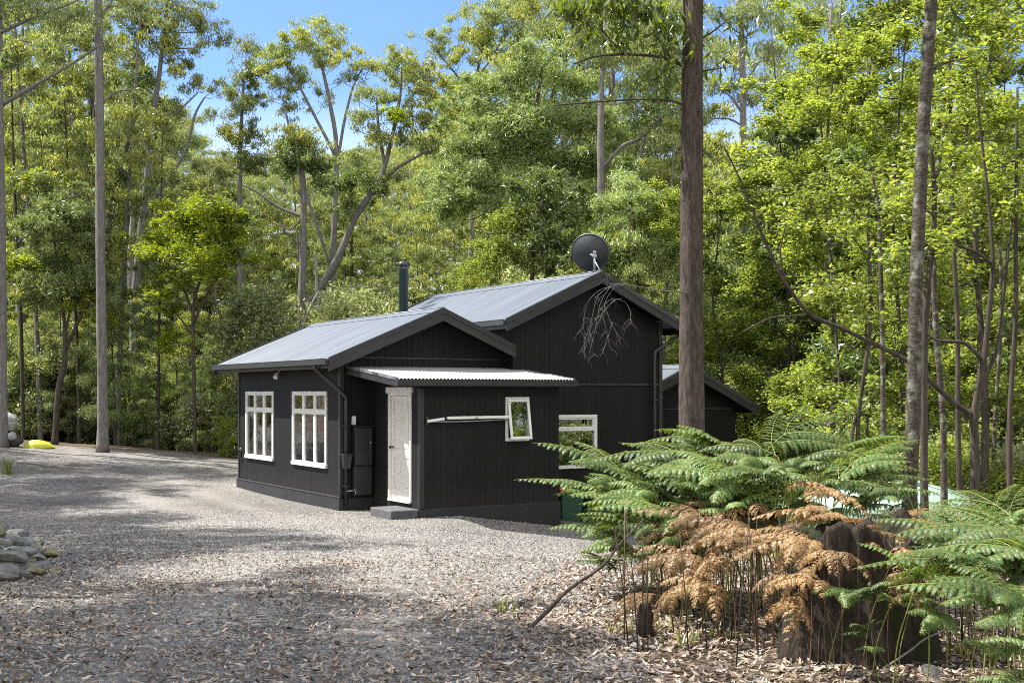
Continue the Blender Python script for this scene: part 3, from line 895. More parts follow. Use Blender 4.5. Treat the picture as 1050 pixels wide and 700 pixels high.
# flue through the wing roof
fx, fy = 3.02, 3.2
fz = roof_z(fx, W_RX, W_RZ, W_SL)
mb = MB(); mb.lathe([(0, fz - .2), (.108, fz - .2), (.108, 5.28), (.112, 5.28), (.112, 5.33), (.09, 5.33), (0, 5.33)], 20, Matrix.Translation((fx, fy, 0)))
fl = mb.build('flue', FLUE, main_roof if False else wing_roof)
mb = MB(); mb.lathe([(0, 5.36), (.145, 5.36), (.15, 5.38), (.145, 5.44), (.08, 5.47), (0, 5.475)], 20, Matrix.Translation((fx, fy, 0)))
for k in range(4):
    a = k * math.pi / 2 + .5
    mb.box(fx + .085 * math.cos(a) - .008, fx + .085 * math.cos(a) + .008, fy + .085 * math.sin(a) - .008, fy + .085 * math.sin(a) + .008, 5.3305, 5.3595)
mb.build('cowl', BLACKMETAL, fl)

# ------------------------------------------------------------------ things fixed to or standing by the house
# satellite dish on the ridge of the main roof, seen from behind
base = hw(5.92, -.50, M_RZ + .03)
dish = thing('satellite_dish', 'dark round mesh satellite dish on a pale mast at the roof ridge', 'satellite dish', base)
mb = MB()
Md = Matrix.Translation(Vector((-.12, .24, .42))) @ Matrix.Rotation(R(-16), 4, 'Z') @ Matrix.Rotation(R(-68), 4, 'X')
prof = [(.0 + .43 * i / 12, .40 * (.43 * i / 12) ** 2 / .43) for i in range(13)]
mb.lathe([(r, z) for r, z in prof] + [(.437, .178), (.437, .163), (.43, .160)] + [(r, z - .006) for r, z in prof[::-1]], 40, Md)
mb.build('reflector', DISHM, dish)
mb = MB(); mb.tube([Md @ Vector((.435 * math.cos(a), .435 * math.sin(a), .172)) for a in np.linspace(0, 2 * math.pi, 49)], .008, 6, cap=False); mb.build('rim', GREYMETAL, dish)
mb = MB(); mb.tube([(0, 0, -.06), (0, 0, .45)], .024, 10); mb.tube([(-.14, -.12, -.02), (-.01, 0, .02)], .014, 8); mb.tube([(.15, -.12, -.05), (.01, -.01, .24)], .015, 8)
mb.tube([(0, 0, .36), (-.08, .14, .41)], .022, 8); mb.bbox(-.045, .045, -.045, .045, .33, .40); mb.bbox(-.035, .035, -.04, .04, .42, .47)
mb.build('mast', GREYMETAL, dish)
mb = MB()
for a in (90, 215, 325):
    mb.tube([Md @ Vector((.42 * math.cos(R(a)), .42 * math.sin(R(a)), .165)), Md @ Vector((0, 0, .46))], .006, 5)
mb.lathe([(0, .42), (.03, .42), (.03, .50), (0, .50)], 12, Md); mb.build('feed_horn', GREYMETAL, dish)

# fold-down clothes line on the annex front
cl = thing('clothesline', 'white fold-down clothesline frame fixed to black board wall beside small open window', 'clothesline', hw(.83, AY, 1.84), HA)
mb = MB(); mb.bbox(-.03, .03, -.05, -.003, -.09, .09, .008); mb.build('bracket', BLACKMETAL, cl)
mb = MB(); mb.bbox(-.02, .34, -.11, -.06, -.03, .02, .006, Matrix.Rotation(R(-7), 4, 'Y')); mb.bbox(.40, 1.82, -.12, -.055, .02, .075, .006, Matrix.Rotation(R(-.3), 4, 'Y')); mb.build('frame', WHITE, cl)
mb = MB(); mb.tube([(.02 + 1.78 * i / 16, -.085, -.015 - .02 * math.sin(math.pi * i / 16) + .03 * i / 16) for i in range(17)], .012, 6); mb.bbox(1.0, 1.06, -.13, -.123, .03, .06, .002); mb.build('cord', GREYMETAL, cl)

# concrete step below the door
sp = MB(); sp.bbox(.085, .665, -2.14, -1.22, -.25, .175, .018)
for v in range(0): pass
so_ = sp.build('step', CONCRETE)
so_.location = HN; so_.rotation_euler = (0, 0, HA)
tag(so_, 'low grey concrete step on the gravel below the cream door', 'step')

# wheelie bins by the main front
def wheelie_bin(loc, rz, label, lidmat, s=1.0):
    t = thing('wheelie_bin', label, 'bin', loc, rz, 'wheelie bins by the house')
    b = MB()
    lo, hi = .20, .27
    pts = []
    for z, hx, hy in ((.05, .19, .20), (.10, .20, .22), (.80, .27, .29), (.82, .29, .31), (.88, .29, .31)):
        pts.append([(-hx, -hy, z), (hx, -hy, z), (hx, hy, z), (-hx, hy, z)])
    for i in range(len(pts) - 1):
        for k in range(4):
            b.poly([pts[i][k], pts[i][(k+1) % 4], pts[i+1][(k+1) % 4], pts[i+1][k]])
    b.poly(pts[0][::-1])
    b.build('body', BINGREEN, t)
    l = MB()
    l.prism([(-.31, -.34, .883), (-.31, .33, .883), (-.31, .33, .93), (-.31, .1, .965), (-.31, -.25, .95), (-.31, -.34, .905)], (.62, 0, 0)); l.build('lid', lidmat, t)
    h = MB(); h.tube([(-.2, .33, .86), (-.2, .38, .87), (.2, .38, .87), (.2, .33, .86)], .014, 6); h.build('handle', BINGREEN, t)
    for sx in (-1, 1):
        wmb = MB(); wmb.lathe([(0, 0), (.09, 0), (.10, .01), (.10, .045), (.09, .055), (0, .055)], 18, Matrix.Translation((sx * .24, .2, .10)) @ Matrix.Rotation(R(90 * sx), 4, 'Y')); wmb.build('wheel', BLACK, t)
    return t
p = hw(4.88, -.90, 0); p.z = hz(p.x, p.y) - .26
wheelie_bin(p, HA - .1, 'dark green wheelie bin with red lid below the large front window', BINRED)
p = hw(5.62, -1.02, 0); p.z = hz(p.x, p.y) - .24
wheelie_bin(p, HA + .12, 'wheelie bin with yellow lid half hidden behind the fern tips', BINYEL)

# pale green water tank beyond the stump
p = px(915, 492, 17.0); p.z = hz(p.x, p.y) - .05
top = EYE - (494 - CY) / FPX * 17.0 - p.z
tk = thing('water_tank', 'pale mint green round water tank with domed top beyond the ferns', 'water tank', p)
rt = 1.15
b = MB()
prof = [(0, 0), (rt, 0)]
zz = 0.0
hside = top - .30
nr = max(3, int(hside / .22))
for i in range(nr):
    z0_, z1_ = hside * i / nr, hside * (i + 1) / nr
    prof += [(rt, z0_ + .02), (rt + .025, z0_ + .05), (rt + .025, z1_ - .05), (rt, z1_ - .02)]
prof += [(rt, hside), (rt * .93, hside + .07), (rt * .75, hside + .16), (rt * .45, hside + .25), (rt * .2, hside + .29)]
b.lathe(prof + [(0, hside + .295)], 48); b.build('shell', TANK, tk)
l = MB(); l.lathe([(.22, hside + .26), (.235, hside + .33), (.22, hside + .345), (0, hside + .35)], 24, Matrix.Translation((.2, -.1, -.02))); l.build('lid', TANK, tk)
q = MB()
for k in range(12):
    a = k * math.pi / 6
    q.tube([(rt * 1.0 * math.cos(a), rt * math.sin(a), hside + .012), (rt * .93 * math.cos(a), rt * .93 * math.sin(a), hside + .085), (rt * .75 * math.cos(a), rt * .75 * math.sin(a), hside + .175), (rt * .45 * math.cos(a), rt * .45 * math.sin(a), hside + .262)], .012, 5)
q.build('rib', TANK, tk)

# upturned yellow kayak on the far edge of the drive
p = px(40, 457, 37.0); p.z = hz(p.x, p.y)
ky = thing('kayak', 'upturned bright yellow kayak lying at the far edge of the drive', 'kayak', p, R(14))
v, q = [], []
NS, NK = 18, 10
Lk = .48
for i in range(NS + 1):
    u = -1 + 2 * i / NS
    wd = .27 * (1 - abs(u) ** 2.2) ** .8 + .012
    hh = .20 * (1 - abs(u) ** 2.2) ** .6 * (1 - .3 * u) + .015
    rocker = -.07 * abs(u) ** 3
    for k in range(NK + 1):
        a = math.pi * k / NK
        v.append((u * Lk, wd * math.cos(a), .03 + max(0, rocker + hh) * math.sin(a) ** .7 + .008 * (k == 5)))
for i in range(NS):
    for k in range(NK):
        b0 = i * (NK + 1) + k
        q.append((b0, b0 + NK + 1, b0 + NK + 2, b0 + 1))
hull = link('hull', np_mesh('hull', v, q, mat=KAYAK, smooth=True), ky)
mb = MB()
rim = [v[i * (NK + 1)] for i in range(NS + 1)]; rim2 = [v[i * (NK + 1) + NK] for i in range(NS + 1)]
mb.tube([(x, y, z - .012) for x, y, z in rim], .016, 6); mb.tube([(x, y, z - .012) for x, y, z in rim2], .016, 6)
mb.build('rim', KAYAK, ky)

# weathered grey cover over a lumpy load at the left edge of the picture
rng = np.random.default_rng(5)
p = px(0, 452, 37.0); p.z = hz(p.x, p.y)
bn = thing('covered_load', 'mottled pale grey covered bundle on dark blocks at left edge of the drive', 'bundle', p)
def lump(mb, c, r, seed, n=20, m=12, amp=.12):
    rg = np.random.default_rng(seed); ph = rg.uniform(0, 6.3, 8); fr_ = rg.uniform(2, 5, 8)
    b = len(mb.v)
    for j in range(m + 1):
        th = math.pi * j / m
        for k in range(n):
            a = 2 * math.pi * k / n
            d = Vector((math.sin(th) * math.cos(a), math.sin(th) * math.sin(a), math.cos(th)))
            s = 1 + amp * (math.sin(fr_[0]*d.x + ph[0]) * math.sin(fr_[1]*d.y + ph[1]) + .6 * math.sin(2*fr_[2]*d.z + ph[2]) * math.sin(2*fr_[3]*d.x + ph[3]) + .3 * math.sin(4*fr_[4]*d.y + ph[4]) * math.sin(3 * fr_[5] * d.z + ph[5]))
            mb.v.append((c[0] + d.x * r[0] * s, c[1] + d.y * r[1] * s, c[2] + d.z * r[2] * s))
    for j in range(m):
        for k in range(n):
            k2 = (k + 1) % n
            mb.f.append((b + j*n + k, b + (j+1)*n + k, b + (j+1)*n + k2, b + j*n + k2)); mb.sm.append(True)
mb = MB(); lump(mb, (-.15, 0, .82), (.72, .6, .27), 3); lump(mb, (.28, -.05, .72), (.24, .35, .25), 4); mb.build('cover', TARP, bn)
mb = MB(); lump(mb, (-.35, -.1, .28), (.55, .5, .30), 7); mb.build('block', STONEDARK, bn)
mb = MB(); lump(mb, (.22, -.25, .37), (.15, .15, .16), 8); lump(mb, (.45, -.2, .33), (.13, .13, .15), 9); lump(mb, (-.1, -.4, .40), (.13, .13, .18), 10); mb.build('bag', TARP, bn)
mb = MB(); lump(mb, (.1, .25, .15), (.5, .4, .2), 12); mb.build('foot', STONEDARK, bn)
# ------------------------------------------------------------------ trees
KIND = {   # leaf length, width, attitude, coverage
 'olive': (.19, .046, 'droop', 1.0), 'golden': (.17, .055, 'droop', 1.15), 'feather': (.17, .036, 'random', 1.0),
 'acacia': (.17, .055, 'flat', 1.3), 'dark': (.15, .065, 'random', 1.1), 'broad': (.088, .052, 'flat', .95),
 'pale': (.15, .062, 'random', 1.0), 'hang': (.15, .042, 'droop', .9),
}

def leaf_cloud(rng, blobs, lscale=1.0):
    """blobs: (centre, (rx, ry, rz), kind, density) -> vertices, quads, material index, kinds used, sub-clump centres per blob"""
    Cn, Ax, Ln, Wd, Mi, Sd = [], [], [], [], [], []
    kinds = []
    subs = []
    for c, r, kind, dens in blobs:
        l, wd, mode, cov = KIND[kind]
        l *= lscale; wd *= lscale
        if kind not in kinds: kinds.append(kind)
        area = math.pi * (r[0] + r[1]) / 2 * r[2]
        n = int(dens * cov * 2.0 * area / (.30 * l * wd))
        n = max(30, min(n, 26000))
        m_ = (r[0] + r[1] + r[2]) / 3
        ncl = int(np.clip(9 * (m_ / .6) ** 1.4, 6, 90))
        d = rng.normal(size=(ncl, 3)); d /= np.linalg.norm(d, axis=1)[:, None]
        d[:, 2] = np.where(d[:, 2] < -.35, -d[:, 2] * .8, d[:, 2])
        rad = .25 + .72 * rng.random(ncl) ** .55
        sc = np.array(c)[None] + d * rad[:, None] * np.array(r)[None]
        subs.append(sc)
        wgt = rng.random(ncl) + .35
        pick = rng.choice(ncl, n, p=wgt / wgt.sum())
        sig = np.clip(.27 * m_, .09, .42) * (.55 + .75 * rng.random(ncl))
        off = rng.normal(size=(n, 3)) * sig[pick][:, None] * np.array([1, 1, .85])[None]
        Cn.append(sc[pick] + off)
        a = rng.normal(size=(n, 3))
        if mode == 'droop': a = a * np.array([.55, .55, .35]) + np.array([0, 0, -.8])
        elif mode == 'flat': a = a * np.array([1, 1, .38])
        a /= np.linalg.norm(a, axis=1)[:, None]
        Ax.append(a)
        s = .7 + .6 * rng.random(n)
        Ln.append(l * s); Wd.append(wd * s)
        Mi.append(np.full(n, kinds.index(kind)))
        if mode == 'flat':
            up = rng.normal(size=(n, 3)) * .45 + np.array([0, 0, 1.])
            sd_ = np.cross(a, up)
        else:
            sd_ = np.cross(a, rng.normal(size=(n, 3)))
        sd_ /= (np.linalg.norm(sd_, axis=1)[:, None] + 1e-9)
        Sd.append(sd_)
    Cn, Ax, Ln, Wd, Mi, Sd = map(np.concatenate, (Cn, Ax, Ln, Wd, Mi, Sd))
    nrm = np.cross(Ax, Sd)
    half = Ax * (Ln / 2)[:, None]
    side = Sd * (Wd / 2)[:, None]
    fold = nrm * (Wd * .18)[:, None]
    v = np.stack([Cn - half, Cn + side - half * .15 + fold, Cn + half, Cn - side - half * .15 + fold], 1)
    q = np.arange(len(v) * 4).reshape(-1, 4)
    return v.reshape(-1, 3), q, Mi, kinds, subs

def smooth_path(pts, n):
    """Catmull-Rom through (Vector, radius) control points"""
    P = [p for p, _ in pts]; Rr = [r for _, r in pts]
    out = []
    m = len(P)
    for i in range(m - 1):
        p0, p1, p2, p3 = P[max(i-1, 0)], P[i], P[i+1], P[min(i+2, m-1)]
        for k in range(n):
            t = k / n
            q = .5 * ((2*p1) + (p2 - p0) * t + (2*p0 - 5*p1 + 4*p2 - p3) * t*t + (3*p1 - p0 - 3*p2 + p3) * t**3)
            out.append((q, Rr[i] * (1-t) + Rr[i+1] * t))
    out.append((P[-1], Rr[-1]))
    return out

def build_tree(name, label, cat, group, base, trunk, limbs, blobs, bark, seed, twigs=True, lscale=1.0, rough=.10, sides=10, auto=True):
    """trunk / limbs: lists of (world Vector, radius); blobs in world space; returns the root Empty"""
    rng = np.random.default_rng(seed)
    root = thing(name, label, cat, base, 0, group)
    b3 = Vector(base)
    mb = MB()
    tp = smooth_path([(Vector(p) - b3, r) for p, r in trunk], 5)
    zflare = tp[0][0].z
    path = [p for p, _ in tp]
    rad = [r * (1 + .32 * math.exp(-max(0, p.z - zflare) / (r * 2.2 + .01))) for p, r in tp]
    ph = rng.uniform(0, 6.28, 6)
    def wob(i, k): return rough * (math.sin(i * 1.9 + ph[0] + k * 2.1) * .5 + math.sin(k * 1.3 + ph[1] + i * .55) * .6)
    mb.tube(path, rad, sides, wob=wob)
    nodes = [(p, r) for p, r in tp]
    for lm in limbs:
        lp = smooth_path([(Vector(p) - b3, r) for p, r in lm], 4)
        mb.tube([p for p, _ in lp], [r for _, r in lp], 7, wob=wob)
        nodes += lp
    v = None
    if blobs:
        v, q, mi, kinds, subs = leaf_cloud(rng, [((c[0] - b3.x, c[1] - b3.y, c[2] - b3.z), r, k, d) for c, r, k, d in blobs], lscale)
        for (c, r, k, d), sub in zip(blobs, subs):
            c = Vector(c) - b3
            if auto:
                # limb from the best node of the wood to the blob centre
                best, bd = None, 1e9
                for p, rr in nodes:
                    if p.z > c.z + .2: continue
                    dd = (p - c).length + .35 * abs((c.z - p.z) - .8 * math.hypot(c.x - p.x, c.y - p.y)) + (.3 if rr < .02 else 0)
                    if dd < bd: best, bd = (p, rr), dd
                if best is None: best = min(nodes, key=lambda n: (n[0] - c).length)
                p, rr = best
                L = (c - p).length
                r0 = min(rr * .5, .008 + .008 * L + .007 * max(r))
                if L > .25:
                    m1 = p.lerp(c, .4) + Vector(rng.normal(size=3)) * .07 * L + Vector((0, 0, -.05 * L))
                    m2 = p.lerp(c, .75) + Vector(rng.normal(size=3)) * .05 * L
                    lp = smooth_path([(p, r0), (m1, r0 * .8), (m2, r0 * .6), (c, r0 * .4)], 3)
                    mb.tube([a for a, _ in lp], [max(.006, a) for _, a in lp], 5)
                    nodes += lp
                if twigs:
                    for s_ in sub[: max(3, int(len(sub) * .6))]:
                        s_ = Vector(s_)
                        q0 = c.lerp(s_, .0)
                        mid = q0.lerp(s_, .5) + Vector(rng.normal(size=3)) * .08 * max(r)
                        mb.tube([q0, mid, s_], [max(.005, r0 * .35), max(.004, r0 * .22), .003], 3, cap=False)
    mb.build('trunk', bark, root)
    if v is not None:
        me = np_mesh('crown', v, q)
        for k in kinds: me.materials.append(LEAF[k])
        if len(kinds) > 1: me.polygons.foreach_set('material_index', mi.astype(np.int32))
        link('crown', me, root)
    return root

def hero(name, label, cat, group, Y, trunk, blobs, bark, seed, limbs=(), **kw):
    """trunk, limbs: photo pixels (x, y, width[, dY]); blobs: (x, y, rx, ry, kind[, density[, dY]])"""
    rng = np.random.default_rng(seed + 1000)
    k = Y / FPX
    lk = [1.0]
    def w3(t): 
        p = px(t[0], t[1], Y); 
        if len(t) > 3: p = px(t[0], t[1], Y + t[3])
        return (p, max(.010, t[2] * k / 2 * lk[0]))
    lk[0] = kw.pop('wscale', 1.0 if Y < 20 else .74)
    tr = [w3(t) for t in trunk]
    bx, by = tr[0][0].x, tr[0][0].y
    zb = hz(bx, by) - .08
    if tr[0][0].z > zb + .25: tr = [(Vector((bx, by, zb)), tr[0][1])] + tr
    else: tr[0] = (Vector((bx, by, zb)), tr[0][1])
    tr = [tr[0]] + [t for t in tr[1:] if t[0].z > zb + .4]      # nothing of the stem turns back below the ground
    bl = []
    for b in blobs:
        x, y, rx, ry, kind = b[:5]
        dens = b[5] if len(b) > 5 else 1.0
        dY = b[6] if len(b) > 6 else rng.uniform(-.8, .8) * rx * k * 1.2
        c = px(x, y, Y + dY)
        g_ = 1.05 if Y < 20 else (1.0 if kind in ('olive', 'golden') else 1.15)
        bl.append((tuple(c), (rx * k * g_, max(.35, rx * k * .95), ry * k * g_ * (1 if Y < 20 else 1.12)), kind, dens))
    if Y > 30:
        ex = []
        bl = [(c, r, kd, dn * (.78 if kd in ('olive', 'golden') else 1)) for c, r, kd, dn in bl]
        for c, r, kd, dn in bl:
            for _ in range(7 if kd in ('olive', 'golden') else 4):
                d = rng.normal(size=3); d /= np.linalg.norm(d); d[2] *= .8
                f = rng.uniform(.24, .5)
                ex.append((tuple(np.array(c) + d * np.array(r) * rng.uniform(.95, 1.9)), tuple(np.array(r) * f), kd, dn * .85))
        bl = bl + ex
        kw.setdefault('lscale', .80)
    return build_tree(name, label, cat, group, Vector((bx, by, zb)), tr, [[w3(t) for t in l] for l in limbs], bl, bark, seed, **kw)

G_GUM = 'gum trees standing beyond the drive'
# --- left side, along the far edge of the drive
hero('gum_tree', 'tall straight bare grey gum trunk rising out of the picture at the drive edge', 'tree', None, 37,
     [(105, 461, 13), (105, 380, 12), (103, 250, 11), (102, 120, 10), (101, -20, 9), (103, -130, 7), (104, -230, 4)],
     [(80, -70, 45, 22, 'olive', .8), (140, -100, 45, 25, 'olive', .8), (100, -170, 55, 25, 'olive', .8), (60, -130, 40, 22, 'olive', .8), (128, 6, 14, 9, 'olive', .7)], BARK_GUM, 1,
     limbs=[[(102, 110, 3), (118, 95, 2.5), (140, 92, 2)], [(101, 20, 4), (125, -10, 3), (150, -40, 2)]], sides=14, wscale=.86)
hero('gum_tree', 'grey gum trunk with one bare rising limb, at the left edge of the picture', 'tree', None, 36,
     [(3, 462, 10), (3, 350, 9), (1, 200, 8), (-1, 60, 8), (-3, -80, 6), (-4, -180, 4)],
     [(40, 12, 30, 7, 'olive', .7), (80, 22, 25, 7, 'olive', .7), (18, 2, 22, 10, 'olive', .7), (-20, -90, 50, 25, 'olive'), (20, -140, 45, 25, 'olive'), (-50, -40, 45, 25, 'olive'), (15, 62, 9, 5, 'dark', .8)], BARK_GUM, 2,
     limbs=[[(1, 108, 5), (35, 88, 4), (70, 68, 3), (105, 45, 2)], [(0, 34, 4), (30, 20, 3), (62, 8, 2), (90, -4, 1.5)]], wscale=.95)
hero('gum_tree', 'leaning gum with open olive crown meeting the top edge near the bare trunk', 'tree', None, 46,
     [(140, 458, 13), (138, 330, 12), (142, 262, 11), (149, 200, 9), (157, 125, 8), (165, 62, 6), (172, 0, 4)],
     [(165, 12, 22, 12, 'olive'), (140, 25, 22, 12, 'olive'), (188, 22, 22, 12, 'golden'), (212, 30, 16, 9, 'olive'), (228, 42, 9, 6, 'olive', .8), (150, 48, 20, 10, 'olive'),
      (178, 48, 20, 10, 'golden'), (146, 88, 20, 13, 'dark'), (190, 72, 12, 8, 'olive'), (206, 88, 14, 9, 'olive'), (130, 62, 15, 10, 'golden'), (124, 118, 14, 11, 'olive', .8),
      (180, 112, 13, 7, 'olive', .7), (172, -28, 40, 18, 'olive'), (118, -5, 18, 10, 'golden')], BARK_GUM, 3,
     limbs=[[(147, 222, 8), (168, 190, 6), (190, 155, 5), (200, 118, 3), (210, 100, 2)], [(157, 130, 4), (178, 118, 3), (200, 98, 2)]])
hero('gum_tree', 'slim gum with layered pale foliage between the left edge and the bare trunk', 'tree', None, 50,
     [(78, 440, 9), (78, 300, 8), (75, 200, 7), (73, 100, 5), (70, 30, 3)],
     [(45, 58, 24, 12, 'olive'), (75, 48, 22, 12, 'golden'), (32, 98, 20, 13, 'olive'), (60, 85, 18, 10, 'olive'), (88, 96, 16, 12, 'olive'), (50, 130, 22, 12, 'golden'), (85, 150, 16, 12, 'olive'),
      (30, 160, 22, 13, 'golden'), (60, 175, 20, 11, 'olive'), (62, 20, 26, 10, 'olive'), (100, 40, 14, 10, 'olive')], BARK_GUM, 4,
     limbs=[[(75, 190, 5), (60, 140, 3), (48, 100, 2)], [(76, 220, 5), (92, 160, 4), (96, 110, 2)]])
hero('gum_tree', 'forked dark gum behind the leaning gum with thin foliage and bare limbs', 'tree', G_GUM, 54,
     [(96, 440, 11), (94, 300, 10), (93, 200, 10), (95, 130, 8), (92, 60, 5), (88, 0, 3)],
     [(70, 108, 14, 8, 'olive', .8), (115, 80, 14, 9, 'olive', .8), (90, 30, 20, 12, 'olive'), (112, 145, 12, 9, 'olive', .7), (52, -10, 28, 14, 'olive'), (125, -15, 24, 14, 'olive'), (118, 182, 14, 10, 'dark', .8)], BARK_DARK, 5,
     limbs=[[(100, 330, 8), (112, 230, 8), (128, 160, 6), (140, 110, 4), (138, 60, 3)]])
hero('gum_tree', 'thin crowned gum left of the rounded gums, sky on its left', 'tree', G_GUM, 52,
     [(248, 440, 9), (247, 300, 8), (246, 200, 7), (247, 140, 5), (250, 80, 3)],
     [(252, 55, 17, 11, 'olive'), (263, 78, 15, 9, 'golden'), (247, 84, 14, 10, 'olive'), (247, 112, 16, 12, 'olive'), (262, 104, 12, 9, 'olive'), (240, 140, 15, 10, 'golden'), (258, 138, 12, 10, 'olive'),
      (246, 165, 18, 11, 'olive'), (232, 182, 16, 8, 'olive', .8), (262, 172, 14, 10, 'olive'), (216, 120, 9, 5, 'olive', .7), (208, 190, 12, 8, 'golden', .8)], BARK_GUM, 6,
     limbs=[[(247, 215, 4), (225, 205, 3), (205, 196, 2)]])
hero('gum_tree', 'gum with high rounded olive gold crown tufts against blue sky', 'tree', None, 50,
     [(338, 440, 10), (340, 320, 9), (343, 220, 8), (345, 150, 7), (336, 95, 5), (328, 60, 3)],
     [(312, 40, 17, 9, 'golden'), (332, 34, 17, 9, 'olive'), (347, 46, 12, 8, 'golden'), (300, 56, 14, 9, 'olive'), (322, 56, 16, 8, 'olive'), (280, 55, 14, 8, 'olive'), (290, 68, 14, 8, 'golden'), (358, 58, 10, 6, 'golden'),
      (336, 66, 14, 7, 'golden'), (375, 67, 16, 6, 'golden'), (308, 84, 12, 8, 'olive'), (288, 92, 14, 10, 'olive'), (272, 70, 10, 8, 'olive'), (360, 82, 9, 6, 'olive', .8), (330, 100, 10, 7, 'olive', .8), (300, 112, 12, 7, 'olive', .9)], BARK_GUM, 7,
     limbs=[[(344, 160, 5), (322, 118, 4), (305, 85, 3), (292, 65, 2)], [(343, 190, 5), (352, 130, 4), (362, 90, 3), (372, 70, 2)], [(341, 280, 5), (308, 180, 4), (292, 110, 3)]])
hero('gum_tree', 'leaning forked gum with golden leaf tufts rising above the iron flue', 'tree', None, 44,
     [(312, 334, 12), (326, 300, 11), (345, 268, 11), (362, 228, 9), (376, 205, 8), (392, 178, 7), (402, 140, 5), (410, 100, 4), (412, 75, 2)],
     [(412, 62, 18, 8, 'golden'), (432, 72, 15, 8, 'golden'), (395, 76, 13, 8, 'olive'), (418, 84, 18, 9, 'olive'), (446, 84, 12, 8, 'golden'), (385, 98, 14, 9, 'olive'), (405, 104, 16, 9, 'olive'), (436, 100, 14, 9, 'golden'),
      (405, 124, 16, 9, 'acacia', .9), (428, 122, 15, 8, 'golden'), (372, 122, 14, 9, 'olive'), (444, 130, 13, 9, 'olive'), (388, 144, 14, 9, 'golden'), (420, 146, 15, 8, 'olive'),
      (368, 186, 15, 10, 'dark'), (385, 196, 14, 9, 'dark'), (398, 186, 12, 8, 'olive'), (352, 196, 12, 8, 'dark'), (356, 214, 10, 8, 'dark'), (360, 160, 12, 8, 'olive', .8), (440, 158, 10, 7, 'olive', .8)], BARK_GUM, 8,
     limbs=[[(378, 203, 6), (400, 178, 5), (425, 162, 4), (450, 150, 2)], [(395, 172, 5), (388, 130, 4), (386, 100, 2)], [(406, 120, 3), (425, 96, 3), (436, 80, 2)]])
hero('gum_tree', 'round headed dark green gum with orange tinged top, left of the leaning gum', 'tree', None, 42,
     [(309, 400, 12), (309, 330, 11), (311, 250, 10), (311, 195, 8), (308, 160, 5)],
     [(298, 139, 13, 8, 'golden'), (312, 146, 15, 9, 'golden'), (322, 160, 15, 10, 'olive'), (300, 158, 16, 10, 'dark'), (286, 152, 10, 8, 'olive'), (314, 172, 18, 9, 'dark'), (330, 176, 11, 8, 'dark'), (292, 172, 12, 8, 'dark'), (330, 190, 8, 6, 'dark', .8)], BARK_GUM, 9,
     limbs=[[(310, 222, 5), (285, 212, 4), (262, 196, 3), (250, 190, 2)], [(310, 225, 3), (296, 235, 2.5), (280, 228, 2)]])
hero('acacia_tree', 'bright lime green spreading acacia at the left of the cottage', 'tree', None, 39,
     [(200, 452, 5), (199, 400, 5), (198, 330, 5), (200, 305, 4), (208, 280, 3)],
     [(212, 218, 28, 10, 'acacia'), (232, 226, 24, 10, 'acacia'), (188, 228, 26, 10, 'acacia'), (168, 244, 22, 9, 'acacia'), (200, 244, 30, 10, 'acacia'), (232, 246, 22, 12, 'acacia'), (158, 262, 16, 8, 'acacia'), (184, 262, 26, 9, 'acacia'),
      (215, 266, 26, 10, 'acacia'), (240, 264, 14, 10, 'dark'), (205, 284, 24, 8, 'acacia', .8), (168, 284, 12, 6, 'acacia', .8), (168, 306, 14, 9, 'acacia'), (180, 318, 12, 7, 'acacia', .9), (176, 346, 13, 9, 'acacia', .8), (172, 362, 10, 6, 'acacia', .7), (246, 228, 12, 9, 'dark')], BARK_DARK, 10,
     limbs=[[(199, 325, 4), (190, 300, 3), (178, 280, 2)], [(199, 330, 4), (212, 302, 3), (228, 278, 2)], [(199, 345, 3), (186, 328, 2), (174, 312, 1.5)]])
hero('wattle_tree', 'fine leaved dark stemmed wattle behind the yellow kayak', 'tree', None, 39.5,
     [(56, 456, 9), (60, 400, 8), (66, 372, 8), (66, 330, 5), (60, 290, 4), (55, 240, 2)],
     [(34, 184, 14, 8, 'acacia', .9), (45, 200, 18, 11, 'feather'), (62, 218, 26, 16, 'feather'), (88, 228, 20, 16, 'feather'), (38, 238, 22, 16, 'feather'), (70, 246, 26, 16, 'feather'), (96, 256, 18, 16, 'golden'), (50, 268, 24, 15, 'feather'),
      (82, 276, 24, 15, 'feather'), (28, 276, 18, 14, 'acacia'), (104, 288, 14, 14, 'feather'), (60, 300, 24, 14, 'feather'), (36, 312, 20, 14, 'feather'), (88, 312, 18, 14, 'acacia'), (18, 300, 16, 14, 'golden', .8)], BARK_DARK, 11,
     limbs=[[(66, 362, 6), (80, 330, 5), (92, 308, 3), (96, 280, 2)], [(66, 345, 4), (76, 300, 3), (84, 262, 2)]], lscale=1.0)
hero('dead_tree', 'pale broken dead trunk standing behind the bare gum', 'dead tree', None, 47,
     [(137, 450, 9), (136, 340, 9), (134, 280, 9), (135, 240, 8), (137, 216, 5)], [], BARK_DEAD, 12, limbs=[[(135, 262, 4), (142, 240, 3), (146, 226, 2)]])
hero('dead_tree', 'forked dead grey pole with white tip behind the low roof', 'dead tree', None, 41,
     [(327, 420, 5), (327, 330, 4), (325, 300, 3.5), (324, 272, 4), (323, 258, 2)], [], BARK_DEAD, 13,
     limbs=[[(326, 300, 4), (318, 316, 4), (311, 336, 4), (304, 380, 4)], [(327, 300, 3), (336, 318, 3), (344, 338, 3)], [(324, 272, 2), (328, 264, 1.5), (331, 262, 1)]])

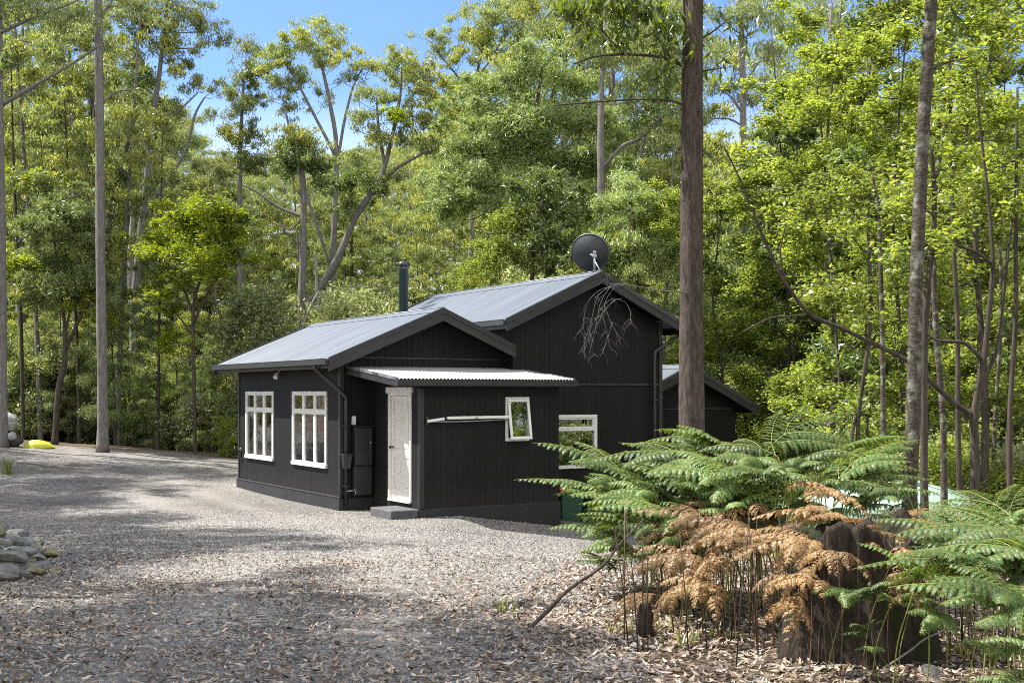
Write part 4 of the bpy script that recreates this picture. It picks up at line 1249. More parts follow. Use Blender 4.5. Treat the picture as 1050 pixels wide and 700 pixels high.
# --- behind the house
hero('wattle_tree', 'large soft blue green wattle filling the view above the main roof', 'tree', None, 40,
     [(545, 400, 10), (545, 300, 9), (542, 210, 8), (548, 130, 6), (556, 70, 3)],
     [(492, 100, 22, 16, 'feather'), (520, 92, 28, 20, 'feather'), (556, 84, 30, 20, 'feather'), (590, 96, 26, 18, 'feather'), (500, 128, 28, 18, 'feather'), (536, 126, 32, 20, 'feather'), (574, 128, 30, 20, 'feather'), (608, 132, 24, 16, 'feather'),
      (480, 158, 24, 16, 'feather'), (514, 160, 30, 18, 'feather'), (552, 164, 32, 20, 'feather'), (590, 166, 28, 18, 'feather'), (636, 132, 20, 13, 'feather', .9), (468, 190, 22, 15, 'feather'), (500, 194, 28, 16, 'feather'),
      (586, 200, 24, 16, 'feather'), (612, 176, 20, 14, 'feather', .9), (474, 222, 26, 16, 'feather'), (450, 214, 18, 13, 'feather', .9), (544, 58, 22, 12, 'feather', .8), (516, 66, 18, 11, 'golden', .8)], BARK_DARK, 14,
     limbs=[[(544, 280, 6), (515, 220, 5), (495, 160, 4), (490, 110, 2)], [(544, 270, 6), (575, 210, 5), (592, 150, 4), (600, 105, 2)]], lscale=1.0)
hero('gum_tree', 'gum with tall sparse crown at the top edge behind the soft wattle', 'tree', None, 52,
     [(480, 420, 10), (482, 300, 9), (485, 180, 7), (488, 90, 5), (498, 30, 3)],
     [(440, 38, 14, 8, 'olive', .8), (456, 44, 12, 7, 'olive', .8), (446, 56, 10, 5, 'olive', .7), (472, 62, 14, 9, 'golden'), (500, 22, 22, 13, 'olive'), (522, 12, 18, 12, 'olive'), (486, 42, 16, 11, 'golden'), (512, 42, 20, 12, 'olive'), (540, 30, 18, 12, 'olive', .9),
      (462, 92, 14, 10, 'golden'), (468, 118, 16, 12, 'golden'), (448, 110, 12, 9, 'olive'), (456, 140, 16, 11, 'golden'), (560, 10, 20, 12, 'olive', .8), (530, -20, 34, 16, 'olive'), (478, 14, 12, 9, 'olive', .9)], BARK_GUM, 15,
     limbs=[[(487, 110, 4), (470, 80, 3), (452, 58, 2), (440, 42, 1.5)], [(490, 80, 3), (510, 50, 2), (525, 20, 1.5)]])
hero('gum_tree', 'thick grey gum trunk with twisted bare limbs behind the satellite dish', 'tree', None, 38,
     [(617, 400, 16), (617, 300, 15), (617, 220, 14), (616, 150, 12), (617, 90, 9), (620, 40, 6), (622, -20, 4)],
     [(600, 60, 18, 10, 'olive', .8), (640, 50, 22, 12, 'olive', .8), (660, 78, 20, 10, 'olive', .8), (676, 108, 18, 10, 'dark', .8), (650, 105, 18, 10, 'olive', .8), (690, 130, 14, 9, 'olive', .8), (664, 132, 16, 8, 'dark', .7), (684, 155, 14, 9, 'olive', .8), (645, 172, 12, 8, 'dark', .8), (620, -30, 60, 22, 'olive'), (586, 24, 16, 10, 'olive', .8), (686, 60, 14, 10, 'olive', .8)], BARK_GUM, 16,
     limbs=[[(618, 172, 7), (638, 150, 6), (656, 142, 5), (672, 126, 4), (690, 112, 2)], [(634, 214, 7), (644, 185, 6), (656, 160, 5), (662, 140, 4), (676, 118, 3)], [(636, 222, 4), (655, 208, 4), (666, 194, 3)], [(656, 142, 3), (652, 118, 3), (644, 96, 2)]], wscale=.6)
hero('myrtle_tree', 'dense dark green broad crown directly above the main roof ridge', 'tree', None, 36,
     [(545, 400, 7), (545, 310, 6), (548, 250, 5), (556, 205, 3)],
     [(560, 200, 22, 16, 'dark'), (540, 222, 20, 16, 'dark'), (572, 224, 20, 16, 'dark'), (552, 246, 24, 16, 'dark'), (580, 250, 16, 14, 'dark'), (520, 236, 20, 14, 'broad'), (508, 256, 22, 14, 'broad'), (536, 268, 22, 12, 'broad'), (566, 270, 20, 12, 'dark'), (494, 274, 20, 12, 'broad'), (530, 196, 14, 10, 'dark')], BARK_DARK, 17, lscale=1.05)

hero('wattle_tree', 'feathery pale green wattle between the satellite dish and the brown trunk', 'tree', None, 35.5,
     [(655, 420, 8), (655, 330, 7), (652, 270, 5), (648, 210, 3)],
     [(640, 190, 16, 11, 'feather'), (660, 205, 20, 13, 'feather'), (625, 215, 18, 11, 'feather'), (645, 228, 22, 13, 'feather'), (675, 232, 20, 13, 'broad'), (608, 242, 16, 10, 'dark'), (640, 252, 24, 12, 'olive'), (670, 258, 22, 13, 'feather'), (690, 240, 16, 14, 'broad'), (655, 278, 28, 12, 'olive'), (688, 272, 18, 14, 'pale'), (626, 272, 18, 10, 'dark'), (690, 205, 14, 12, 'broad')], BARK_DARK, 18)
hero('gum_tree', 'olive gum whose crown fills the top of the picture left of the brown trunk', 'tree', None, 48,
     [(575, 420, 10), (575, 250, 9), (578, 120, 7), (580, 30, 4)],
     [(555, 40, 20, 12, 'olive'), (590, 46, 22, 13, 'olive'), (575, 14, 24, 12, 'olive'), (610, 20, 20, 12, 'golden'), (636, 16, 22, 12, 'olive'), (540, 10, 18, 10, 'golden'), (668, 20, 22, 14, 'olive'), (628, 60, 18, 11, 'olive'), (655, 50, 18, 11, 'golden'), (690, 40, 16, 12, 'olive'), (600, 72, 16, 9, 'olive'), (690, 90, 14, 12, 'olive'), (670, 180, 14, 10, 'golden')], BARK_GUM, 19)

# --- right side, near
hero('gum_tree', 'thick straight brown gum trunk before the cottage with a leafy bough at the top', 'tree', None, 13.0,
     [(710, 560, 28), (710, 480, 27), (709, 400, 25.5), (709, 300, 24), (709.5, 180, 22.5), (710, 80, 21.5), (711, -20, 20), (712, -200, 17), (712, -400, 12)],
     [(655, 16, 30, 18, 'hang', 1.1), (620, 8, 28, 20, 'hang', 1.0), (590, 20, 22, 18, 'hang', .8), (640, 48, 26, 10, 'hang', .9), (678, 36, 16, 20, 'hang', 1.0), (668, 82, 13, 9, 'hang', .5), (600, 48, 16, 10, 'hang', .45), (690, 70, 8, 14, 'hang', .6),
      (640, -30, 50, 24, 'hang', .6), (745, 22, 16, 12, 'hang', .4), (740, 70, 12, 9, 'hang', .35), (765, 40, 12, 8, 'hang', .3), (720, -250, 110, 60, 'hang', .5), (660, -350, 100, 60, 'hang', .5), (790, -320, 90, 50, 'hang', .5)], BARK_BROWN, 20,
     limbs=[[(709, 74, 4.5), (694, 64, 4), (672, 58, 3.2), (640, 56, 2.6), (612, 58, 2), (588, 66, 1.4)], [(640, 56, 2), (625, 40, 1.6), (610, 22, 1.2)], [(709, 112, 3), (690, 104, 2.4), (660, 102, 2), (620, 104, 1.6), (570, 108, 1)],
            [(709, -25, 5), (680, -15, 4), (650, -2, 3), (612, 2, 2)]], sides=20, rough=.045)
hero('tea_tree', 'slender lichened grey trunk standing right of the mint green tank', 'tree', None, 11.0,
     [(932, 545, 19), (933, 500, 17), (936, 440, 16), (938, 350, 15.5), (941, 260, 15), (945, 160, 14.5), (951, 70, 14), (956, -20, 13), (962, -160, 10)],
     [(965, -90, 70, 30, 'broad', .7), (905, -70, 60, 30, 'broad', .7), (1020, -60, 60, 30, 'broad', .7)], BARK_LICHEN, 21,
     limbs=[[(951, 75, 4), (966, 66, 3), (990, 60, 2)]], sides=16, rough=.06, wscale=.9)
hero('myrtle_tree', 'many stemmed dark myrtle with one long leaning limb crossing to the left', 'tree', None, 14.5,
     [(1000, 540, 17), (1000, 480, 16), (999, 430, 15), (1003, 400, 13), (1010, 360, 11), (1014, 320, 9), (1018, 270, 8), (1013, 200, 6), (1005, 130, 4), (1000, 60, 2)],
     [(1020, 60, 30, 22, 'broad', .7), (985, 90, 24, 20, 'broad', .6), (1035, 130, 24, 22, 'broad', .7), (990, 30, 28, 20, 'broad', .7), (1045, 30, 20, 26, 'broad', .7), (975, 5, 24, 20, 'broad', .7), (1040, 220, 18, 18, 'broad', .5), (800, 220, 26, 16, 'broad', .4), (770, 160, 22, 16, 'broad', .4), (835, 290, 26, 14, 'broad', .4), (890, 330, 22, 12, 'broad', .35)], BARK_DARK, 22,
     limbs=[[(1000, 425, 12), (985, 418, 11), (962, 398, 10), (930, 370, 9), (895, 352, 8.5), (862, 336, 8), (830, 322, 7), (806, 290, 6), (786, 252, 5), (770, 212, 4), (755, 176, 3), (742, 150, 2)],
            [(1008, 370, 8), (990, 352, 7), (975, 350, 6), (955, 346, 4), (928, 318, 3)], [(1000, 400, 8), (1022, 360, 7), (1030, 300, 5), (1036, 240, 4), (1046, 180, 3)], [(1016, 270, 6), (1000, 258, 6), (972, 248, 5), (955, 236, 3)],
            [(1016, 300, 5), (1034, 268, 4), (1046, 262, 3)], [(830, 322, 3), (812, 324, 2.5), (790, 326, 2), (762, 340, 1.4)], [(806, 290, 2.5), (800, 260, 2), (806, 230, 1.4)]], auto=True, sides=12, wscale=.56)
for i, (x0, x1, w_, Yd, top) in enumerate(((968, 962, 6, 15.5, 120), (1036, 1040, 5, 15, 90), (905, 898, 5, 17, 180), (880, 893, 4, 19, 200), (860, 852, 4, 20, 220), (985, 978, 5, 18, 60), (1018, 1030, 5, 20, 100), (948, 958, 7, 13.5, 150))):
    rr = np.random.default_rng(60 + i)
    hero('myrtle_tree', ['thin dark sapling stem among the lime green leaves right of the lichened trunk', 'thin straight sapling near the right edge', 'thin stem left of the lichened trunk', 'spindly stem well left of the lichened trunk', 'spindly stem right of the lower roof', 'thin upright sapling stem behind the many stemmed myrtle', 'thin leaning sapling near the right edge', 'crooked dark stem just right of the lichened trunk'][i], 'tree', 'thin saplings on the right', Yd,
         [(x0, 540, w_ * 1.3), (x0 + rr.uniform(-3, 3), 430, w_ * 1.1), ((x0 + x1) / 2 + rr.uniform(-6, 6), 330, w_), (x1 + rr.uniform(-5, 5), 220, w_ * .8), (x1 + rr.uniform(-8, 8), top, w_ * .5)],
         [(x1 + rr.uniform(-40, 40), top + rr.uniform(-20, 120), rr.uniform(20, 34), rr.uniform(12, 20), 'broad', .55) for _ in range(6)], BARK_DARK if i % 2 else BARK_LICHEN, 60 + i)

hero('gum_tree', 'pale distant gum trunk seen against the sky right of the brown trunk', 'tree', None, 46,
     [(762, 400, 13), (762, 250, 12), (762, 120, 10), (761, 60, 8), (759, 0, 6), (757, -60, 4)],
     [(742, 20, 22, 12, 'olive', .55), (780, 14, 22, 13, 'olive', .55), (732, 60, 16, 10, 'olive', .5), (790, 55, 16, 12, 'olive', .6), (726, 90, 14, 9, 'olive', .6), (786, 92, 14, 10, 'olive', .7), (760, -20, 40, 16, 'olive', .7)], BARK_GUM, 24,
     limbs=[[(762, 118, 4), (750, 100, 3), (736, 88, 2), (728, 70, 1.5)], [(762, 92, 4), (774, 70, 3), (788, 52, 2)], [(762, 130, 3), (748, 122, 2.5), (730, 122, 2)]])

# the lime green wall of leaves at the right: several broad-leaved trees at different distances
def wall_tree(label, Y, x, topy, spreadx, seed, dens=1.05, low=430, kind='broad', n=24, bark=BARK_DARK, group='lime green broad-leaved trees on the right', lscale=1.0):
    rr = np.random.default_rng(seed)
    bl = []
    for i in range(n):
        f = (i + .5) / n
        y = low + (topy - low) * f
        sx = spreadx * (.55 + .45 * math.sin(math.pi * min(1, f * .9 + .12)))
        xx = x + rr.uniform(-1, 1) * sx
        r = rr.uniform(.22, .36) * spreadx
        bl.append((xx, y + rr.uniform(-14, 14), r, r * rr.uniform(.45, .7), kind if rr.random() > .12 else 'dark', dens))
    if low - topy < 200:      # a bush: short straight stem
        return hero('myrtle_tree', label, 'tree', group, Y, [(x, low + 60, 110 / Y), (x + rr.uniform(-4, 4), low - .3 * (low - topy), 80 / Y), (x + rr.uniform(-6, 6), topy + 15, 35 / Y)], bl, bark, seed, twigs=False, lscale=lscale)
    return hero('myrtle_tree', label, 'tree', group, Y, [(x, low + 60, 160 / Y), (x + rr.uniform(-8, 8), low - 40, 140 / Y), (x + rr.uniform(-12, 12), (low + topy) / 2, 100 / Y), (x + rr.uniform(-15, 15), topy + 20, 45 / Y)], bl, bark, seed, twigs=False, lscale=lscale)
LG = 'lime green broad-leaved tree in the leafy mass right of the brown trunk'
for a in (('lime green tree rising just behind the lower roof', 38, 800, 150, 60, 31), (LG, 25, 850, 60, 70, 32), (LG, 24, 920, 20, 75, 33), ('lime green tree filling the top right corner', 19, 1010, -10, 70, 34),
          (LG, 30, 965, 60, 80, 36), (LG, 32, 1040, 60, 80, 37), (LG, 33, 880, 30, 80, 38), (LG, 34, 820, 110, 70, 39), ('lime green tree behind the brown trunk', 35, 735, 190, 50, 40), (LG, 22, 1060, 120, 60, 41), (LG, 28, 1000, 200, 70, 43), (LG, 31, 930, -30, 85, 46), (LG, 29, 850, -20, 60, 47), (LG, 27, 1000, -60, 80, 48), (LG, 36, 1060, -60, 90, 49), (LG, 34, 800, 10, 45, 50)):
    wall_tree(*a, lscale=1.0 if a[1] < 26 else 1.2)
wall_tree('young lime green tree low right of the lower roof beyond the ferns', 22, 862, 330, 42, 44, n=9, low=470, dens=.8)
for i, (Y_, x_) in enumerate(((20, 890), (23, 955), (21, 1030), (26, 920), (25, 1000))):
    wall_tree('low leafy lime green tree filling the gaps under the right hand trees', Y_, x_, 290, 48, 70 + i, n=11, low=485, dens=.75, group='low lime green trees on the right')
wall_tree('golden green bush left of the mint green tank', 19, 875, 400, 46, 45, n=8, low=490, dens=.8)

# ------------------------------------------------------------------ copied trees: shrubs, understory and forest
def proto(name, seed, kind, h, spread, crown0=.3, nb=14, bark=BARK_DARK, tr=.1, squash=.55, lscale=.8, dens=.95, multi=False, kind2=None, rs=(.28, .48), twigs=False):
    rr = np.random.default_rng(seed)
    bl = []
    for i in range(nb):
        f = (i + rr.random()) / nb
        z = h * (crown0 + (1 - crown0) * f)
        prof = math.sin(math.pi * (.15 + .78 * f)) ** .7
        a = i * 2.4 + rr.uniform(-.5, .5)
        d = spread * prof * rr.uniform(.25, 1.0)
        r = spread * rr.uniform(*rs)
        bl.append(((d * math.cos(a), d * math.sin(a), z), (r, r, r * squash), kind if (kind2 is None or rr.random() < .65) else kind2, dens))
    lean = rr.uniform(-.06, .06, 2) * h
    trunk = [(Vector((0, 0, -.3)), tr), (Vector((lean[0] * .2, lean[1] * .2, h * .3)), tr * .85), (Vector((lean[0] * .6, lean[1] * .7, h * .65)), tr * .6), (Vector((lean[0], lean[1], h * .95)), tr * .25)]
    limbs = []
    if multi:
        for k in range(3):
            a = k * 2.1 + rr.uniform(0, 1)
            limbs.append([(Vector((0, 0, -.1)), tr * .8), (Vector((.15 * spread * math.cos(a), .15 * spread * math.sin(a), h * .3)), tr * .6), (Vector((.45 * spread * math.cos(a), .45 * spread * math.sin(a), h * .7)), tr * .3)])
    root = build_tree(name, None, 'tree', None, Vector((0, 0, 0)), trunk, limbs, bl, bark, seed, twigs=twigs, lscale=lscale)
    return root

PRO = {}
def place(key, make, x, y, s, rz, label, group, name=None, dz=-.1):
    if key not in PRO:
        r = make(); PRO[key] = (r, list(r.children)); PRO[key][0]['_used'] = 0
        del r['_used']
        o = r
    else:
        src, kids = PRO[key]
        o = src.copy(); COL.objects.link(o)
        for ch in kids:
            c = ch.copy(); COL.objects.link(c); c.parent = o
    o.location = (x, y, hz(x, y) + dz); o.scale = (s, s, s); o.rotation_euler = (0, 0, rz)
    o['label'] = label; o['group'] = group
    return o

MK = {
 'shrub_pale': lambda: proto('shrub', 101, 'pale', 4.0, 1.9, .08, 14, tr=.06, squash=.75, multi=True),
 'shrub_dark': lambda: proto('shrub', 102, 'dark', 3.6, 1.8, .06, 14, tr=.06, squash=.75, multi=True, kind2='olive'),
 'shrub_olive': lambda: proto('shrub', 103, 'olive', 4.2, 1.8, .06, 14, tr=.06, squash=.8, multi=True, kind2='pale'),
 'shrub_lime': lambda: proto('shrub', 104, 'broad', 3.0, 1.5, .06, 12, tr=.05, squash=.75, multi=True),
 'under_feather': lambda: proto('wattle_tree', 105, 'feather', 8.5, 2.5, .14, 32, rs=(.18, .34), tr=.10, squash=.6),
 'under_olive': lambda: proto('gum_sapling', 106, 'olive', 9.5, 2.3, .22, 38, tr=.09, rs=(.15, .28), squash=.6, dens=.8, kind2='golden', bark=BARK_GUM),
 'under_dark': lambda: proto('myrtle_tree', 107, 'dark', 7.5, 2.4, .12, 30, rs=(.18, .34), tr=.11, squash=.7, kind2='broad'),
 'gum_a': lambda: proto('gum_tree', 108, 'olive', 19, 4.0, .44, 46, tr=.20, rs=(.15, .27), squash=.5, bark=BARK_GUM, kind2='golden', lscale=1.0, dens=.8),
 'gum_b': lambda: proto('gum_tree', 109, 'golden', 17, 3.6, .40, 42, tr=.17, rs=(.15, .27), squash=.5, bark=BARK_GUM, kind2='olive', lscale=1.0, dens=.8),
 'gum_c': lambda: proto('gum_tree', 110, 'olive', 21, 3.8, .46, 44, tr=.20, rs=(.15, .27), squash=.5, bark=BARK_DARK, kind2='feather', lscale=1.0, dens=.8),
}
rng = np.random.default_rng(77)
def spot(xp, Y): return ((xp - CX) / FPX * Y, Y)
def put(key, xp, Y, s, label, group):
    x, y = spot(xp, Y)
    return place(key, MK[key], x, y, s, rng.uniform(0, 6.28), label, group)

# hand-placed shrubs that read in the photo
put('shrub_pale', 275, 41, 1.35, 'pale grey green shrub just left of the low roof beyond the wall with two windows', None)
put('shrub_pale', 372, 38, 1.30, 'pale sunlit bushy shrub behind the low roof left of the flue', None)
put('shrub_lime', 445, 39, 1.55, 'sunlit green shrub behind the roof right of the flue', None)
put('shrub_lime', 234, 39.2, .45, 'small bright green bush at the far corner of the window wall', None)
put('shrub_pale', 742, 38.5, 1.15, 'pale green shrub just behind the peak of the lower roof', None)
put('shrub_lime', 790, 37, 1.5, 'sunlit yellow green shrub at the right end of the lower roof', None)
put('shrub_lime', 757, 41, 2.1, 'tall yellow green shrub behind the lower roof', None)
put('shrub_dark', 12, 43, .95, 'dark rounded shrub behind the grey covered bundle', None)
GS = 'understory shrubs beyond the drive'
lab = {'shrub_pale': 'pale green bushy shrub in the understory beyond the gravel drive', 'shrub_dark': 'dark green bushy shrub in the understory beyond the gravel drive',
       'shrub_olive': 'olive green shrub in the understory beyond the gravel drive', 'shrub_lime': 'light yellow green shrub in the understory beyond the gravel drive'}
for i in range(44):
    xp = -60 + 340 * ((i * .618) % 1); Y = 40.5 + 13 * rng.random()
    k = ['shrub_pale', 'shrub_dark', 'shrub_olive', 'shrub_lime', 'shrub_pale', 'shrub_olive'][int(rng.integers(6))]
    s = rng.uniform(.35, 1.15) ** 1.3 * (1.0 if Y > 43 else .75)
    put(k, xp, Y, s, lab[k], GS)
lab2 = {k: v.replace('beyond the gravel drive', 'behind the cottage roof') for k, v in lab.items()}
for i in range(46):
    xp = 290 + 430 * ((i * .618) % 1); Y = 37.5 + 15 * rng.random()
    k = ['shrub_pale', 'shrub_dark', 'shrub_lime', 'shrub_olive', 'shrub_lime'][int(rng.integers(5))]
    put(k, xp, Y, rng.uniform(.85, 1.6), lab2[k], 'understory shrubs behind the cottage')
lab3 = {k: v.replace('beyond the gravel drive', 'on the right beyond the ferns') for k, v in lab.items()}
for i in range(44):
    xp = 790 + 350 * ((i * .618) % 1); Y = (19 + 16 * rng.random()) if xp > 860 else (38 + 5 * rng.random())
    k = ['shrub_lime', 'shrub_dark', 'shrub_lime', 'shrub_olive'][int(rng.integers(4))]
    put(k, xp, Y, rng.uniform(.45, .95), lab3[k], 'understory shrubs beyond the ferns')
ul = {'under_feather': 'slim soft leaved wattle in the middle distance of the forest', 'under_olive': 'slim olive gum sapling in the middle distance of the forest', 'under_dark': 'bushy dark myrtle in the middle distance of the forest'}
for i in range(78):
    xp = -80 + 820 * ((i * .618 + .2) % 1); Y = (54 if xp < 480 else 44) + 18 * rng.random()
    k = ['under_feather', 'under_olive', 'under_dark', 'under_feather', 'under_olive'][int(rng.integers(5))]
    s = rng.uniform(.75, 1.2)
    if 180 < xp < 480: s *= .72
    put(k, xp, Y, s, ul[k], 'middle trees of the forest')
for i in range(44):
    xp = 690 + 460 * ((i * .618 + .2) % 1); Y = (41 if xp < 830 else 34) + 18 * rng.random()
    k = ['under_dark', 'under_olive', 'under_feather'][int(rng.integers(3))]
    put(k, xp, Y, rng.uniform(.8, 1.3), {'under_dark': 'bushy myrtle deep in the forest on the right', 'under_olive': 'slim gum sapling deep in the forest on the right', 'under_feather': 'slim wattle deep in the forest on the right'}[k], 'deep trees of the forest on the right')
fl_ = {'gum_a': 'distant tall olive gum on the rising forest behind the clearing', 'gum_b': 'distant golden green gum on the rising forest behind the clearing', 'gum_c': 'distant tall dark stemmed gum on the rising forest behind the clearing'}
for i in range(150):
    Y = 58 + 70 * ((i * .377) % 1)
    xp = -120 + 1300 * ((i * .618 + .37) % 1)
    k = ['gum_a', 'gum_b', 'gum_c'][int(rng.integers(3))]
    s = rng.uniform(.75, 1.05)
    topy = CY - (hz(*spot(xp, Y)) + {'gum_a': 19, 'gum_b': 17, 'gum_c': 21}[k] * s - EYE) / Y * FPX
    lim = np.interp(xp, [-200, 120, 185, 215, 300, 420, 500, 690, 725, 790, 830, 1200], [40, 60, 120, 165, 165, 150, 90, 60, 150, 150, 60, 0])
    if topy < lim:
        s *= max(.35, (hz(*spot(xp, Y)) * -1 + EYE + (CY - lim) * Y / FPX) / {'gum_a': 19, 'gum_b': 17, 'gum_c': 21}[k] / s)
    put(k, xp, Y, s, fl_[k], 'distant gums on the rising ground')
for i in range(26):
    x = -19 - 26 * ((i * .618) % 1); y = 34 + 24 * rng.random()
    k = ['under_dark', 'under_feather', 'under_olive', 'shrub_dark', 'shrub_olive'][i % 5]
    place(k, MK[k], x, y, rng.uniform(.45, .75), i * 1.7, 'bushy tree at the far left beyond the drive, mirrored in the window panes', 'trees left of the picture')
for i, (xp, Y, k, s) in enumerate(((20, 52, 'gum_a', 1.05), (60, 58, 'gum_c', 1.1), (110, 56, 'gum_b', 1.0), (150, 62, 'gum_a', .9), (-20, 55, 'gum_b', 1.2), (505, 60, 'gum_a', 1.05), (550, 58, 'gum_c', 1.25), (600, 62, 'gum_b', 1.35), (650, 56, 'gum_a', 1.2), (690, 60, 'gum_c', 1.2), (830, 52, 'gum_a', 1.2), (880, 56, 'gum_c', 1.2))):
    put(k, xp, Y, s, 'tall gum standing close behind the front row of the forest', 'tall gums of the second row')
MK['slim_gum'] = lambda: proto('gum_tree', 150, 'olive', 15, 2.3, .5, 30, tr=.085, rs=(.16, .28), squash=.45, bark=BARK_GUM, kind2='golden', lscale=.9, dens=.7)
MK['slim_dark'] = lambda: proto('gum_tree', 151, 'golden', 13, 2.1, .45, 30, tr=.065, rs=(.16, .28), squash=.45, bark=BARK_DARK, kind2='olive', lscale=.9, dens=.7)
for i, xp in enumerate((24, 42, 82, 120, 162, 182, 232, 268, 290, 352, 372, 428, 458, 512, 648, 676, 734, 776, 815, 846)):
    Y = (40.5 if xp < 300 else 37.5 if xp < 700 else 40) + 5 * rng.random()
    put('slim_gum' if i % 2 else 'slim_dark', xp, Y, rng.uniform(.75, 1.1) * (.50 if 170 < xp < 480 else 1), 'slim straight gum pole among the understory of the forest', 'slim gum poles in the forest')
for i in range(26):
    xp = -40 + 330 * ((i * .618 + .3) % 1)
    put(['under_olive', 'under_feather', 'slim_dark'][i % 3], xp, 41 + 9 * rng.random(), rng.uniform(.3, .6), ['small airy olive sapling among the shrubs beyond the drive', 'small feathery sapling among the shrubs beyond the drive', 'thin dark stemmed sapling among the shrubs beyond the drive'][i % 3], 'saplings among the shrubs')
for i, xp in enumerate((205, 228, 252, 270, 318, 336, 360, 388, 408, 436, 462)):
    put('slim_gum' if i % 3 else 'slim_dark', xp, 55 + 10 * rng.random(), rng.uniform(.8, 1.0), 'slim gum with pale stem on the slope between the leaning gums', 'slim gums on the slope')
for i in range(46):
    xp = -60 + 1000 * ((i * .618 + .1) % 1); Y = 74 + 58 * rng.random()
    k = ['under_dark', 'under_olive', 'under_feather'][i % 3 if not 180 < xp < 500 else 0]
    put(k, xp, Y, rng.uniform(.9, 1.3), {'under_dark': 'low dark tree filling the far slope of the forest', 'under_olive': 'low olive tree filling the far slope of the forest', 'under_feather': 'low soft green tree filling the far slope of the forest'}[k], 'low trees of the far slope')
# tall trees at the left outside the frame, whose crowns throw the dappled shade on the drive
MK['shade_gum'] = lambda: proto('gum_tree', 140, 'olive', 15, 3.4, .45, 16, tr=.17, squash=.4, bark=BARK_GUM, lscale=1.1, dens=.9)
MK['shade_tea'] = lambda: proto('gum_tree', 141, 'olive', 11, 2.6, .38, 12, tr=.13, squash=.42, bark=BARK_GUM, lscale=1.0, dens=.85)
for i, (x, y, k, s) in enumerate(((-7.6, 8.6, 'shade_tea', 1.0), (-9.2, 11.5, 'shade_tea', 1.15), (-6.4, 6.2, 'shade_tea', 1.05), (-10.5, 8.5, 'shade_gum', 1.0), (-4.6, 3.6, 'shade_gum', .9), (-13.5, 14, 'shade_gum', .9), (-17.5, 24, 'shade_gum', 1.0), (-19.5, 34, 'shade_gum', 1.0), (-14.5, 21.5, 'shade_tea', .9), (-16, 29.5, 'shade_tea', 1.0), (-21, 28, 'shade_gum', 1.15), (4.5, -1.5, 'shade_gum', 1.0), (-12.2, 16.5, 'shade_tea', 1.1), (-11.4, 18.6, 'shade_tea', 1.2), (-13.5, 20, 'shade_tea', 1.25))):
    place(k, MK[k], x, y, s, i * 1.3, 'tall tree beside the drive at the left, only its shade reaching the picture', 'trees beside the drive out of view')
# forest behind the camera, mirrored in the front windows
for i, (x, y, k, s) in enumerate(((20, 12, 'gum_b', .8), (25, 15, 'gum_a', .8), (19, 16, 'under_dark', 1.3), (30, 10, 'gum_b', .9), (14, -2, 'under_dark', 1.3), (22, -8, 'gum_b', .9), (28, 2, 'under_olive', 1.4), (18, 6, 'under_dark', 1.1), (10, -14, 'gum_a', .9), (30, -14, 'gum_b', 1.0), (24, 8, 'under_feather', 1.3), (-16, -4, 'under_olive', 1.2))):
    place(k, MK[k], x, y, s, i * 1.1, 'forest tree behind the viewer, seen mirrored in the front window', 'forest mirrored in the windows')
